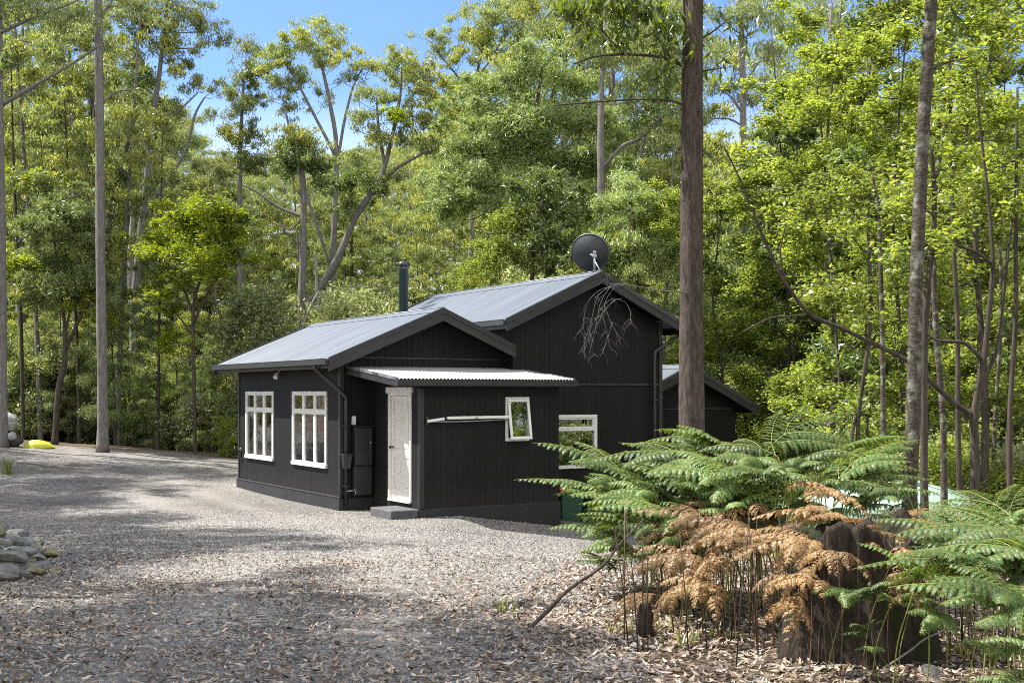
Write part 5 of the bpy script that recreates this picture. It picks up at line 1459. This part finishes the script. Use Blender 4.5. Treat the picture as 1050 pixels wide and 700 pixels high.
# ------------------------------------------------------------------ bracken ferns
def feather(rr, quads, stems, org, az, L, th0, th1, pin_len, droop, npair, curl=0.0, nsec=15, ragged=0.0, th_off=0.0, r0=.007):
    """one arching branch of a bracken frond: a midrib with drooping comb-like leaflets on both sides"""
    N = 30
    ca, sa = math.cos(az), math.sin(az)
    pts = [np.array(org, float)]; tan = []
    wv_ = rr.uniform(-1, 1)
    for i in range(N):
        th = R(th0 + (th1 - th0) * (i / N) ** .8)
        l_ = .12 * math.sin(i * .2 + wv_ * 3) * wv_
        d = np.array([math.sin(th) * ca - l_ * sa, math.sin(th) * sa + l_ * ca, math.cos(th)])
        d /= np.linalg.norm(d)
        tan.append(d); pts.append(pts[-1] + d * L / N)
    pts = np.array(pts); tan.append(tan[-1])
    stems.append((pts, r0))
    side0 = np.array([-sa, ca, 0.])
    def at(t):
        f = t * N; i = min(int(f), N - 1)
        return pts[i] + (pts[i+1] - pts[i]) * (f - i), tan[i]
    for k in range(npair):
        t = .10 + .88 * (k / npair)
        P, T = at(t)
        pl = pin_len * (1 - ((k + .1) / npair) ** 1.5) ** .8 + .025
        for sgn in (-1, 1):
            if rr.random() < ragged: continue
            d = side0 * sgn * .88 + T * .42 + np.array([0, 0, .10]) + rr.normal(size=3) * (.07 + .15 * curl)
            d /= np.linalg.norm(d)
            l = pl * rr.uniform(.82, 1.08)
            M = 8
            q = [P.copy()]; dd = d.copy(); tt = []
            for i in range(M):
                dd = dd + np.array([0, 0, -1.]) * droop * (.45 + i / M) / M * 1.7 + rr.normal(size=3) * curl / M
                dd /= np.linalg.norm(dd)
                tt.append(dd.copy()); q.append(q[-1] + dd * l / M)
            q = np.array(q); tt.append(tt[-1])
            stems.append((q, .0022))
            ns = max(4, int(nsec * (l / pin_len) ** .9 + 1))
            for j in range(ns):
                u = .04 + .96 * j / ns
                f = u * M; i = min(int(f), M - 1)
                S = q[i] + (q[i+1] - q[i]) * (f - i); ST = tt[i]
                nrm = np.cross(ST, np.cross(np.array([0, 0, 1.]), ST)) + T * .2; nrm /= (np.linalg.norm(nrm) + 1e-9)
                sl = .17 * pin_len * (1 - u ** 2.2) * (l / pin_len) ** .5 + .006
                for s2 in (-1, 1):
                    sidev = np.cross(nrm, ST) * s2
                    a = sidev * .9 + ST * .42 - nrm * .18 + rr.normal(size=3) * (.07 + curl * .3)
                    a /= np.linalg.norm(a)
                    b = np.cross(a, nrm); b /= (np.linalg.norm(b) + 1e-9)
                    wv = .42 * l / ns
                    sag = np.array([0, 0, -1.]) * .14 * sl
                    p1 = S + a * sl * .55 + sag * .3; p2 = S + a * sl + sag
                    quads.append((S - b * wv, S + b * wv, p1 + b * wv * .85, p1 - b * wv * .85))
                    quads.append((p1 - b * wv * .85, p1 + b * wv * .85, p2 + b * wv * .25, p2 - b * wv * .25))

def frond_geo(seed, L=1.15, th0=45, th1=105, pin_len=.25, droop=1.0, npair=15, curl=0.0, ragged=0.0, nbr=2, spread=55):
    """bracken frond: a middle branch and pairs of side branches, starting at the origin and arching towards +x"""
    rr = np.random.default_rng(seed)
    quads, stems = [], []
    feather(rr, quads, stems, (0, 0, 0), 0.0, L, th0, th1, pin_len, droop, npair, curl, 14, ragged)
    mid = stems[0][0]
    for b in range(nbr):
        for sg in (-1, 1):
            if rr.random() < .12 + ragged: continue
            o_ = mid[int(1 + b * 5)]
            f = (.74 - .16 * b) * rr.uniform(.85, 1.1)
            feather(rr, quads, stems, o_, sg * R(spread - 8 * b + rr.uniform(-10, 10)), L * f, th0 + rr.uniform(0, 12), th1 + rr.uniform(-6, 8), pin_len * (.85 - .08 * b), droop, max(8, int(npair * (.85 - .1 * b))), curl, 12, ragged, r0=.005)
    return np.array(quads), stems

def stems_mesh(stems, n=4):
    mb = MB()
    for q, r in stems:
        q = q[::2] if len(q) > 14 else q
        rad = np.linspace(r, r * .3, len(q))
        if r < .003: q = q[::3]; rad = rad[::3]
        mb.tube([tuple(p) for p in q], list(rad), n if r > .003 else 3, cap=False)
    return mb

FR = []
for i, kw in enumerate((dict(L=1.10, th0=48, th1=106), dict(L=.95, th0=55, th1=118, droop=1.3, pin_len=.22), dict(L=1.25, th0=56, th1=102, npair=18, pin_len=.25, droop=.85, spread=48), dict(L=.85, th0=42, th1=98, npair=13, pin_len=.21, spread=62))):
    FR.append(frond_geo(300 + i, **kw))
FB = []
for i, kw in enumerate((dict(L=1.1, th0=60, th1=148, droop=1.2, curl=.35, ragged=.10, pin_len=.24, npair=16), dict(L=.95, th0=80, th1=170, droop=1.3, curl=.5, ragged=.2, pin_len=.22), dict(L=1.15, th0=62, th1=122, droop=1.1, curl=.3, ragged=.06, pin_len=.24, npair=17))):
    FB.append(frond_geo(330 + i, **kw))

def blade_mesh(name, geo, mat):
    qd, st = geo
    return np_mesh(name, qd.reshape(-1, 3), np.arange(len(qd) * 4).reshape(-1, 4), mat=mat)
GREEN_ME = [blade_mesh('frond', g_, FERN_GREEN) for g_ in FR]
BROWN_ME = [blade_mesh('frond', g_, FERN_BROWN) for g_ in FB]
def mesh_of(mb, name, mat):
    o = mb.build(name, mat); me = o.data; bpy.data.objects.remove(o); return me
GREEN_ST = [mesh_of(stems_mesh(g_[1]), 'midrib', STALK_GREEN) for g_ in FR]
BROWN_ST = [mesh_of(stems_mesh(g_[1]), 'midrib', STALK_BROWN) for g_ in FB]

def fern(base, tip0, az, k, s, label, group, brown=False, tilt=0.0, stalk=None):
    """bracken frond: stalk from base to tip0 (world), blade from tip0 towards azimuth az"""
    t = thing('dead_fern' if brown else 'bracken_fern', label, 'fern', base, 0, group)
    b3 = Vector(base); e = Vector(tip0) - b3
    mb = MB()
    lean = Vector((math.cos(az), math.sin(az), 0))
    m1 = e * .4 - lean * .05 * e.length; m2 = e * .75 - lean * .03 * e.length
    pth = smooth_path([(Vector((0, 0, -.05)), .009), (m1, .008), (m2, .007), (e, .0065)], 4)
    mb.tube([p for p, _ in pth], [r * s for _, r in pth], 6)
    mb.build('stalk', stalk or (STALK_BROWN if brown else STALK_GREEN), t)
    f = link('frond', (BROWN_ME if brown else GREEN_ME)[k], t)
    f.location = e; f.rotation_euler = (rf.uniform(-.38, .38), tilt + rf.uniform(-.25, .22), az); f.scale = (s, s, s)
    r = link('midrib', (BROWN_ST if brown else GREEN_ST)[k], f)
    return t

rf = np.random.default_rng(11)
def fern_px(x, y, Y, az, k, s, label, group, brown=False, tilt=0.0, bx=None, by=None):
    """top of the stalk at photo pixel (x, y) at distance Y"""
    top = px(x, y, Y)
    bX = top.x + rf.uniform(-.15, .15) - .12 * math.cos(az); bY = Y + rf.uniform(-.15, .15) - .12 * math.sin(az)
    base = Vector((bX, bY, hz(bX, bY)))
    return fern(base, top, az, k, s, label, group, brown, tilt)

GA = 'green bracken fronds of the left clump'
LA = 'green bracken frond in the clump left of the stump'
# left clump: long fronds reaching left over the drive
for i, (x, y, Y, a, k, s, lb) in enumerate((
    (700, 452, 10.2, 180, 2, 1.02, 'highest green frond arching left over the large front window'), (640, 505, 11.0, 178, 2, .92, 'low green frond reaching left in front of the bins'), (620, 532, 10.6, 182, 0, .95, 'lowest green frond reaching farthest left over the gravel'),
    (690, 470, 10.5, 165, 0, 1.0, None), (660, 490, 10.0, 200, 1, 1.0, None), (730, 448, 10.6, 150, 0, 1.05, None), (770, 440, 10.4, 20, 2, .95, 'bright green frond arching in front of the lower wing'),
    (720, 465, 9.6, 215, 1, 1.0, None), (760, 462, 9.8, 250, 1, .95, None), (800, 452, 10.3, 60, 0, 1.0, None), (790, 468, 9.4, 300, 0, .95, None), (830, 462, 10.2, 350, 2, .95, None), (840, 475, 9.6, 10, 0, 1.0, None),
    (740, 480, 9.2, 190, 0, 1.0, None), (700, 500, 9.6, 175, 3, 1.0, None), (680, 520, 9.3, 200, 0, .9, None), (660, 540, 9.6, 170, 3, .9, None), (770, 485, 9.0, 230, 0, .9, None), (810, 490, 9.2, 320, 1, .95, None),
    (850, 478, 10.0, 300, 1, .9, None), (750, 452, 11.0, 120, 3, 1.0, None), (710, 485, 10.6, 160, 2, .95, None), (655, 520, 10.8, 160, 1, .9, None), (820, 470, 10.8, 90, 0, 1.0, None),
    (700, 540, 9.0, 230, 1, .8, None), (735, 510, 9.0, 260, 3, .85, None), (785, 505, 9.4, 280, 1, .9, None), (640, 548, 10.2, 190, 1, .8, None), (672, 560, 9.0, 215, 3, .6, 'small green fern low among the dead fronds'),
    (745, 470, 10.0, 200, 2, 1.0, None), (690, 455, 10.9, 140, 1, 1.0, None), (720, 440, 11.2, 185, 0, 1.0, None), (780, 450, 9.9, 160, 1, 1.0, None), (675, 500, 10.4, 185, 2, 1.0, None), (655, 470, 11.0, 190, 0, .9, None), (860, 462, 10.6, 30, 1, 1.0, None), (850, 478, 9.4, 10, 1, .75, 'green frond crossing before the mint green tank'), (885, 492, 9.3, 350, 3, .7, None), (915, 492, 9.2, 170, 1, .7, None),
    (700, 515, 9.9, 190, 0, 1.0, None), (735, 490, 9.8, 170, 2, .95, None), (830, 450, 11.2, 10, 2, 1.0, None), (665, 512, 9.7, 178, 1, 1.0, None), (640, 525, 10.0, 200, 0, .85, None), (636, 478, 10.7, 181, 2, 1.2, 'long low green frond crossing in front of the bins'), (622, 500, 10.9, 178, 2, 1.15, None), (640, 492, 11.2, 184, 0, 1.15, None))):
    fern_px(x + 18, y + 19, Y, R(a + rf.uniform(-8, 8)), k, s * .80 * rf.uniform(.82, 1.1), lb or LA, GA)
    fern_px(x + 28 + rf.uniform(-28, 28), y + 36 + rf.uniform(-12, 22), Y + rf.uniform(-.5, .6), R(a + rf.uniform(-50, 50)), int(rf.integers(4)), s * rf.uniform(.42, .66), LA, GA)
GBn = 'green bracken fronds of the right clump'
LB = 'green bracken frond in the clump at the right edge'
for i, (x, y, Y, a, k, s, lb) in enumerate((
    (1010, 560, 5.8, 185, 2, .72, 'sunlit green frond arching left at the right edge in front of the stump'), (1040, 590, 5.4, 195, 0, .7, 'lowest bright frond at the right edge'), (990, 530, 6.8, 170, 0, .75, None), (1050, 520, 6.6, 180, 2, .8, None), (935, 560, 6.2, 10, 1, .62, 'green frond on a tall yellow green stalk before the stump'),
    (935, 562, 6.25, 170, 3, .62, 'second blade of fern beside the tall yellow green stalk'), (1015, 520, 7.6, 150, 0, .85, None), (968, 545, 7.6, 200, 1, .8, None), (1030, 500, 8.2, 100, 2, .9, None), (985, 520, 8.6, 40, 0, .8, None), (1060, 545, 6.0, 150, 0, .75, None),
    (1020, 540, 6.4, 220, 1, .75, None), (960, 540, 8.0, 190, 0, .8, None), (1070, 505, 7.6, 200, 2, .9, None), (1045, 560, 6.2, 260, 1, .7, None), (1000, 590, 5.6, 250, 3, .5, None), (1070, 600, 5.4, 170, 2, .75, None),
    (960, 545, 6.9, 240, 3, .7, None), (1010, 520, 7.2, 300, 1, .8, None), (1085, 560, 6.4, 185, 0, .8, None), (1040, 530, 7.0, 160, 1, .8, None), (990, 550, 6.6, 200, 0, .65, None), (1060, 640, 5.2, 200, 3, .6, None), (1015, 640, 6.0, 240, 3, .45, None), (862, 578, 6.6, 250, 1, .5, 'dull green frond hanging in the shade before the stump'), (905, 590, 6.55, 300, 3, .5, None), (880, 622, 6.5, 230, 3, .4, None), (960, 600, 6.3, 230, 1, .55, None), (1035, 575, 5.9, 210, 2, .7, None))):
    fern_px(x + 8, y + 30, Y, R(a + rf.uniform(-8, 8)), k, s * .76 * rf.uniform(.8, 1.1), lb or LB, GBn)
    if i % 2 == 0: fern_px(x + 10 + rf.uniform(-20, 25), y + 40 + rf.uniform(-10, 30), Y + rf.uniform(-.2, .7), R(a + rf.uniform(-60, 60)), int(rf.integers(4)), s * rf.uniform(.4, .6), LB, GBn)
GD = 'dead brown bracken fronds hanging round the stump'
LD = 'dead brown bracken frond hanging in the tangle left of the stump'
for i, (x, y, Y, a, k, s, lb) in enumerate((
    (842, 555, 6.6, 215, 1, .62, 'golden brown dead frond drooping in front of the stump'), (838, 556, 6.55, 320, 1, .66, 'dead frond hanging down the face of the stump'), (820, 545, 7.2, 190, 2, .75, 'dead frond reaching left from the stump top'), (850, 540, 7.2, 350, 2, .7, 'dead frond reaching right over the stump top'),
    (720, 530, 8.8, 185, 2, .95, 'longest pale brown dead frond pointing left at the leaning stick'), (740, 525, 8.6, 210, 0, .95, None), (760, 535, 8.2, 200, 0, .95, None), (700, 560, 8.4, 190, 0, .9, None), (730, 560, 8.0, 225, 1, .95, None), (770, 555, 7.8, 190, 2, .85, None),
    (800, 525, 8.0, 260, 1, .95, None), (690, 590, 8.2, 200, 1, .8, None), (710, 520, 9.0, 300, 1, .9, None), (790, 550, 7.6, 280, 1, .85, None), (840, 520, 8.0, 20, 1, .8, None), (860, 530, 7.8, 30, 0, .8, None),
    (740, 545, 8.4, 160, 1, .9, None), (660, 600, 8.6, 195, 1, .75, None), (900, 575, 6.4, 290, 1, .5, None), (770, 530, 8.8, 90, 0, .9, None), (720, 590, 7.9, 210, 0, .7, None), (755, 515, 9.0, 220, 0, .95, None), (830, 500, 8.8, 250, 0, .9, None), (700, 540, 9.1, 240, 1, .9, None), (680, 530, 9.0, 200, 0, .8, None), (790, 580, 7.3, 230, 0, .65, None), (815, 570, 6.8, 240, 1, .7, 'dead frond covering the left shoulder of the stump'), (825, 590, 6.7, 205, 0, .6, None), (905, 550, 6.7, 300, 1, .6, None), (800, 600, 6.8, 260, 1, .6, None), (850, 525, 7.6, 180, 2, .8, None), (890, 530, 7.7, 330, 2, .7, None))):
    fern_px(x + 16, y + 10, Y, R(a + rf.uniform(-10, 10)), k, s * .68 * rf.uniform(.75, 1.1), lb or LD, GD, brown=True)

# bare dead stalks standing under the ferns
mbs = []
for i in range(110):
    x = 640 + 420 * ((i * .618) % 1); Y = 7.0 + 3.2 * rf.random()
    if 790 < x < 975 and Y < 7.8: Y += 1.2
    q = px(x, 600, Y); z = hz(q.x, q.y); h_ = rf.uniform(.3, .95)
    m = MB(); dx, dy = rf.uniform(-.12, .12, 2)
    m.tube([(0, 0, -.05), (dx * .4, dy * .4, h_ * .5), (dx, dy, h_)], [.005, .0042, .003], 5)
    o = m.build('fern_stalk', STALK_DARK if rf.random() < .7 else STALK_BROWN)
    o.location = (q.x, q.y, z)
    tag(o, 'thin bare dead bracken stalk standing under the ferns', 'stalk', 'bare bracken stalks')

# ------------------------------------------------------------------ stumps, sticks, stones
def stump(loc, r, h_, label, seed, mat=STUMPM, n=96, m=26, flare=.22, groove=.10):
    rr = np.random.default_rng(seed); ph = rr.uniform(0, 6.28, 12)
    t = np.linspace(0, 2 * math.pi, n, endpoint=False)
    rim = h_ * (1 + .07 * np.sin(2 * t + ph[0]) + .05 * np.sin(5 * t + ph[1]) + .03 * np.sin(11 * t + ph[2]) + .02 * np.sin(23 * t + ph[3]))
    v = []
    for j in range(m + 1):
        f = j / m
        for k in range(n):
            a = t[k]
            gr = groove * (.5 * math.sin(7 * a + ph[4] + .8 * math.sin(3 * f + ph[8])) + .35 * math.sin(15 * a + ph[5] + 1.1 * math.sin(4 * f + ph[9])) + .25 * math.sin(31 * a + ph[6] + 1.3 * math.sin(6 * f)) + .15 * math.sin(53 * a + 5 * f))
            rr_ = r * (1 + flare * (1 - f) ** 3 * (1 + .5 * math.sin(5 * a + ph[7])) + gr * (.7 + .3 * f) + .05 * math.sin(3 * a + ph[10] + 2 * f))
            v.append((rr_ * math.cos(a), rr_ * math.sin(a) * .9, -.12 + (rim[k] + .12) * f))
    q = [(j*n + k, j*n + (k+1) % n, (j+1)*n + (k+1) % n, (j+1)*n + k) for j in range(m) for k in range(n)]
    # broken hollow top
    base = len(v)
    for j, (sc, dz) in enumerate(((.86, -.02), (.7, -.14), (.45, -.20), (.15, -.17))):
        for k in range(n):
            a = t[k]
            e = v[m * n + k]
            v.append((e[0] * sc, e[1] * sc, e[2] + dz * h_ + .03 * h_ * math.sin(9 * a + j * 2)))
    lv = [m * n] + [base + j * n for j in range(4)]
    for a_, b_ in zip(lv[:-1], lv[1:]):
        q += [(a_ + k, a_ + (k+1) % n, b_ + (k+1) % n, b_ + k) for k in range(n)]
    tris = []
    v.append((0, 0, h_ * .82)); ci = len(v) - 1
    tris = [(lv[-1] + k, lv[-1] + (k+1) % n, ci) for k in range(n)]
    o = link('tree_stump', np_mesh('tree_stump', v, q, tris, mat=mat, smooth=True))
    o.location = loc
    return tag(o, label, 'stump')
p = px(882, 600, 7.35); stump((p.x, p.y, hz(p.x, p.y)), .41, .78, 'big dark weathered tree stump with grooved sides under the ferns', 41)
p = px(662, 600, 8.3); stump((p.x, p.y, hz(p.x, p.y)), .055, .22, 'short thin dark stump left of the big stump', 42, n=40, m=10)

def stick(a, b, r, label, mat=BARK_DARK, seed=1, name='dead_stick', side=()):
    rr = np.random.default_rng(seed)
    a = Vector(a); b = Vector(b); L = (b - a).length
    pts = [(a.lerp(b, t) + Vector(rr.normal(size=3)) * .012 * L * (0 < t < 1) - a, r * (1 - .55 * t)) for t in (0, .2, .4, .6, .8, 1)]
    m = MB(); sp_ = smooth_path(pts, 3)
    m.tube([p for p, _ in sp_], [q for _, q in sp_], 8)
    for t, d, l in side:
        o_ = a.lerp(b, t) - a; d = Vector(d).normalized()
        m.tube([o_, o_ + d * l * .5 + Vector((0, 0, .03 * l)), o_ + d * l], [r * .5, r * .35, r * .15], 5)
    o = m.build(name, mat); o.location = a
    return tag(o, label, 'stick')
a = px(540, 638, 8.4); a.z = hz(a.x, a.y)
stick(a, px(655, 538, 8.8), .017, 'long dark dead stick leaning up from the gravel into the ferns', seed=3, side=((.75, (.3, .1, .6), .25),))
for i, (x, y, dx, dy, r, lb) in enumerate(((800, 690, 150, -8, .016, 'grey fallen stick lying across the foot of the stump'), (905, 678, 75, -42, .008, 'thin pale stick propped against the stump'), (560, 632, 45, 10, .010, 'short dark stick lying by the foot of the leaning stick'), (840, 662, 130, 18, .012, 'dark fallen branch low against the stump'))):
    Ya = 2.38 - hz(0, 7); Ya = 6.9 if y > 650 else 8.3
    A = px(x, y, Ya); B = px(x + dx, y + dy, Ya + .1)
    A.z = hz(A.x, A.y) + r * .8
    if i in (0, 2): B.z = hz(B.x, B.y) + r * 1.2
    stick(A, B, r, lb, BARK_DEAD if i < 2 else BARK_DARK, seed=10 + i)

def stone(loc, r, seed, mat, label, group, cat='stone', name='stone'):
    rr = np.random.default_rng(seed)
    n, m = 20, 12
    pl = rr.normal(size=(9, 3)); pl /= np.linalg.norm(pl, axis=1)[:, None]; pd = rr.uniform(.52, .92, 9)
    v = []
    for j in range(m + 1):
        th = math.pi * j / m
        for k in range(n):
            a = 2 * math.pi * k / n
            d = np.array([math.sin(th) * math.cos(a), math.sin(th) * math.sin(a), math.cos(th)])
            s = 1.0
            for q_, dd in zip(pl, pd):
                c = d @ q_
                if c > .05: s = min(s, dd / c)
            s *= 1 + .02 * rr.normal() * (0 < j < m)
            v.append(d * s * np.array(r))
    q = [(j*n + k, (j+1)*n + k, (j+1)*n + (k+1) % n, j*n + (k+1) % n) for j in range(m) for k in range(n)]
    o = link(name, np_mesh(name, v, q, mat=mat, smooth=False))
    o.location = loc; o.rotation_euler = (rr.uniform(-.3, .3), rr.uniform(-.3, .3), rr.uniform(0, 6.28))
    return tag(o, label, cat, group)
rs = np.random.default_rng(9)
GR = 'stones of the heap at the left edge of the drive'
k = 0
for row, (Yr, xa, xb, n_) in enumerate(((16.0, -30, 34, 7), (15.3, -30, 46, 10), (14.6, -30, 46, 10), (13.9, -30, 36, 9), (13.2, -30, 34, 9), (12.5, -30, 36, 9), (11.9, -30, 28, 7))):
    for i in range(n_):
        xx = xa + (xb - xa) * (i + rs.uniform(-.2, .2)) / max(1, n_ - 1)
        c = px(xx, 500, Yr + rs.uniform(-.25, .25))
        pile = .46 * max(0, min(1, (52 - xx) / 60)) * math.sin(math.pi * (row + .6) / 7.2)
        r = np.array([rs.uniform(.11, .22), rs.uniform(.09, .16), rs.uniform(.045, .09)])
        for lay in range(1 if pile < .12 else 2):
            z = hz(c.x, c.y) + r[2] * .45 + lay * r[2] * 1.5 + pile * .35
            right = xx > 36 and row in (1, 2)
            stone((c.x + rs.uniform(-.06, .06), c.y + rs.uniform(-.06, .06), z), r, 500 + k, STONEMOSS if (right or rs.random() < .08) else STONE,
                  'mossy tan stone at the right end of the stone heap' if right else 'flat grey stone in the heap at the left edge of the drive', GR)
            k += 1
for i, (x, y, r, lb) in enumerate(((872, 694, (.10, .08, .05), 'grey rock at the foot of the big stump'), (775, 692, (.11, .09, .04), 'rounded grey rock left of the stump foot'), (955, 698, (.13, .09, .05), 'grey rock at the bottom edge right of the stump'))):
    c = px(x, y, 6.75); stone((c.x, c.y - .05, hz(c.x, c.y) - .005), r, 700 + i, STONEDARK, lb, None, 'rock', 'rock')

# dead hanging twigs off the brown gum, in front of the gable
def hanging_branch():
    Y = 12.6
    m = MB()
    b0 = px(702, 300, 12.9)
    rr = np.random.default_rng(21)
    main = [(702, 300), (680, 298), (655, 294), (638, 291), (626, 291)]
    m.tube([px(x, y, Y + .3 - .3 * i / 4) - b0 for i, (x, y) in enumerate(main)], [.007, .006, .005, .0045, .004], 6)
    tw = [[(640, 292), (618, 296), (604, 308), (598, 330), (600, 345)], [(634, 291), (614, 302), (606, 330), (599, 352), (601, 366)], [(628, 291), (616, 310), (610, 340), (604, 362)],
          [(632, 292), (622, 306), (618, 322), (608, 340), (598, 362)], [(638, 306), (630, 308), (620, 318), (612, 326), (598, 326)], [(640, 308), (646, 318), (646, 330), (643, 332)], [(622, 318), (626, 330), (634, 344), (636, 352)],
          [(618, 322), (622, 340), (626, 358)], [(606, 340), (600, 355), (600, 366)], [(640, 309), (630, 306), (622, 310), (614, 320)], [(612, 326), (604, 340), (606, 360)], [(626, 291), (622, 285), (621, 279)], [(628, 330), (622, 350), (616, 364), (608, 362)], [(600, 330), (596, 336), (597, 344)], [(646, 326), (648, 330), (644, 334)]]
    for t in tw:
        d = rr.uniform(-.25, .25)
        pts = [(px(x, y, Y + d * i / len(t)) - b0, .0024 - .0014 * i / len(t)) for i, (x, y) in enumerate(t)]
        sp_ = smooth_path(pts, 3)
        m.tube([p for p, _ in sp_], [r for _, r in sp_], 4, cap=False)
        for k in range(2, len(sp_), 1):          # fine side twigs drooping from each spray
            if rr.random() < .25: continue
            a = sp_[k][0]; l = rr.uniform(.05, .17)
            e = a + Vector((rr.normal() * .55, rr.normal() * .4, -.75)).normalized() * l
            mid = a.lerp(e, .5) + Vector((rr.normal() * .012, rr.normal() * .01, .014))
            m.tube([a, mid, e], [.0014, .0011, .0006], 3, cap=False)
    o = m.build('hanging_twigs', BARK_GUM); o.location = b0
    tag(o, 'dead grey twigs hanging in front of the main gable', 'twigs')
hanging_branch()

# grass tufts
def tuft(x, y, n, h_, label, seed, group=None):
    rr = np.random.default_rng(seed)
    v, q = [], []
    for i in range(n):
        a = rr.uniform(0, 6.28); l = h_ * rr.uniform(.5, 1.0); out = rr.uniform(.15, .7) * l; w_ = rr.uniform(.004, .008) * (1 + h_)
        o_ = rr.normal(size=2) * .06
        for s in range(3):
            pass
        pts = [(o_[0] + math.cos(a) * out * t * t, o_[1] + math.sin(a) * out * t * t, l * (t - .25 * t * t * t) - .02) for t in (0, .4, .75, 1)]
        b = len(v)
        for t, p_ in zip((1, .8, .5, .05), pts):
            v += [(p_[0] - math.sin(a) * w_ * t, p_[1] + math.cos(a) * w_ * t, p_[2]), (p_[0] + math.sin(a) * w_ * t, p_[1] - math.cos(a) * w_ * t, p_[2])]
        q += [(b + 2*k_, b + 2*k_ + 1, b + 2*k_ + 3, b + 2*k_ + 2) for k_ in range(3)]
    o = link('grass_tuft', np_mesh('grass_tuft', v, q, mat=GRASSM))
    o.location = (x, y, hz(x, y))
    return tag(o, label, 'grass', group)
c = px(8, 470, 30); tuft(c.x, c.y, 60, .75, 'yellow green grass tuft at the left edge of the drive', 1)
c = px(52, 590, 12.6); tuft(c.x, c.y, 16, .12, 'tiny pale grass tuft right of the stone heap', 2)
for i, (x, Y) in enumerate(((520, 9.6), (640, 8.4), (700, 7.9), (675, 8.8), (735, 8.3), (985, 7.4), (1020, 7.2))):
    c = px(x, 500, Y); tuft(c.x, c.y, 22, .2, 'small green tuft growing in the leaf litter by the ferns', 10 + i, 'green tufts in the litter')

# ------------------------------------------------------------------ gravel stones and leaf litter
rl = np.random.default_rng(3)
def scatter_leaves(name, n, xr, yr, lmin, lmax, keepf, mat):
    y = yr[0] + (yr[1] - yr[0]) * rl.random(n) ** 1.5
    x = rl.uniform(xr[0], xr[1], n)
    k_ = keepf(x, y); x, y = x[k_], y[k_]; n = len(x)
    z = H(x, y) + rl.uniform(.008, .028, n)
    a = rl.uniform(0, 6.28, n); l = rl.uniform(lmin, lmax, n); w_ = l * rl.uniform(.16, .34, n)
    tl = rl.normal(size=n) * .28; rollv = rl.normal(size=n) * .45
    ax = np.stack([np.cos(a) * np.cos(tl), np.sin(a) * np.cos(tl), np.sin(tl)], 1)
    sd_ = np.stack([-np.sin(a) * np.cos(rollv), np.cos(a) * np.cos(rollv), np.sin(rollv)], 1)
    nn_ = np.cross(ax, sd_)
    c = np.stack([x, y, z], 1)
    curl = rl.uniform(-.1, .25, n)[:, None] * l[:, None]
    h = ax * (l / 2)[:, None]; s = sd_ * (w_ / 2)[:, None]
    up = np.array([0, 0, 1.])[None] * curl
    v = np.stack([c - h + up * .6, c - h * .25 + s, c - h * .25 - s, c + h * .4 + s * .75, c + h * .4 - s * .75, c + h + up], 1)
    i0 = np.arange(n)[:, None] * 6
    q = np.concatenate([i0 + np.array([[1, 2, 4, 3]])])
    t = np.concatenate([i0 + np.array([[0, 2, 1]]), i0 + np.array([[3, 4, 5]])])
    o = link(name, np_mesh(name, v.reshape(-1, 3), q, t, mat=mat))
    return tag(o, kind='stuff')
def dens_litter(x, y):
    rr_ = road_right(y)
    d = np.where(x > rr_ - .6, .95, np.where(y < 12, .80, np.where(y < 15, .45, .10)))
    patch = .55 + .45 * np.sin(x * 1.1 + np.sin(y * .7) * 2) * np.sin(y * .9 + np.sin(x * .8))
    return rl.random(len(x)) < d * (.45 + .55 * patch) * (1 - .4 * track_amount(x, y) * (y > 7))
scatter_leaves('leaf_litter', 190000, (-8, 9), (3.5, 17.5), .032, .080, dens_litter, LITTER)
scatter_leaves('forest_leaf_litter', 60000, (-2, 16), (5, 24), .04, .11, lambda x, y: x > road_right(y) - .8, LITTER)

def scatter_pebbles(n, xr, yr):
    y = yr[0] + (yr[1] - yr[0]) * rl.random(n) ** 1.7; x = rl.uniform(xr[0], xr[1], n)
    k_ = (x < road_right(y) + .3) & (np.abs(x) < y * .5 + .5); x, y = x[k_], y[k_]; n = len(x)
    r = rl.uniform(.005, .0145, n) * (1 + (y > 12) * .35); z = H(x, y) + r * .25
    d = np.array([[1, 0, 0], [0, 1, 0], [-1, 0, 0], [0, -1, 0], [.15, .1, .8], [0, 0, -.7]])
    s = rl.uniform(.6, 1.3, (n, 6, 1)); a = rl.uniform(0, 6.28, n)
    v = d[None] * s * r[:, None, None]
    ca, sa = np.cos(a)[:, None], np.sin(a)[:, None]
    v = np.stack([v[..., 0] * ca - v[..., 1] * sa, v[..., 0] * sa + v[..., 1] * ca, v[..., 2]], -1) + np.stack([x, y, z], 1)[:, None]
    T = np.array([[0, 1, 4], [1, 2, 4], [2, 3, 4], [3, 0, 4]])
    t = (np.arange(n)[:, None, None] * 6 + T[None]).reshape(-1, 3)
    o = link('gravel_stones', np_mesh('gravel_stones', v.reshape(-1, 3), tris=t, mat=PEBBLE))
    return tag(o, kind='stuff')
scatter_pebbles(230000, (-10, 7), (4.5, 24))
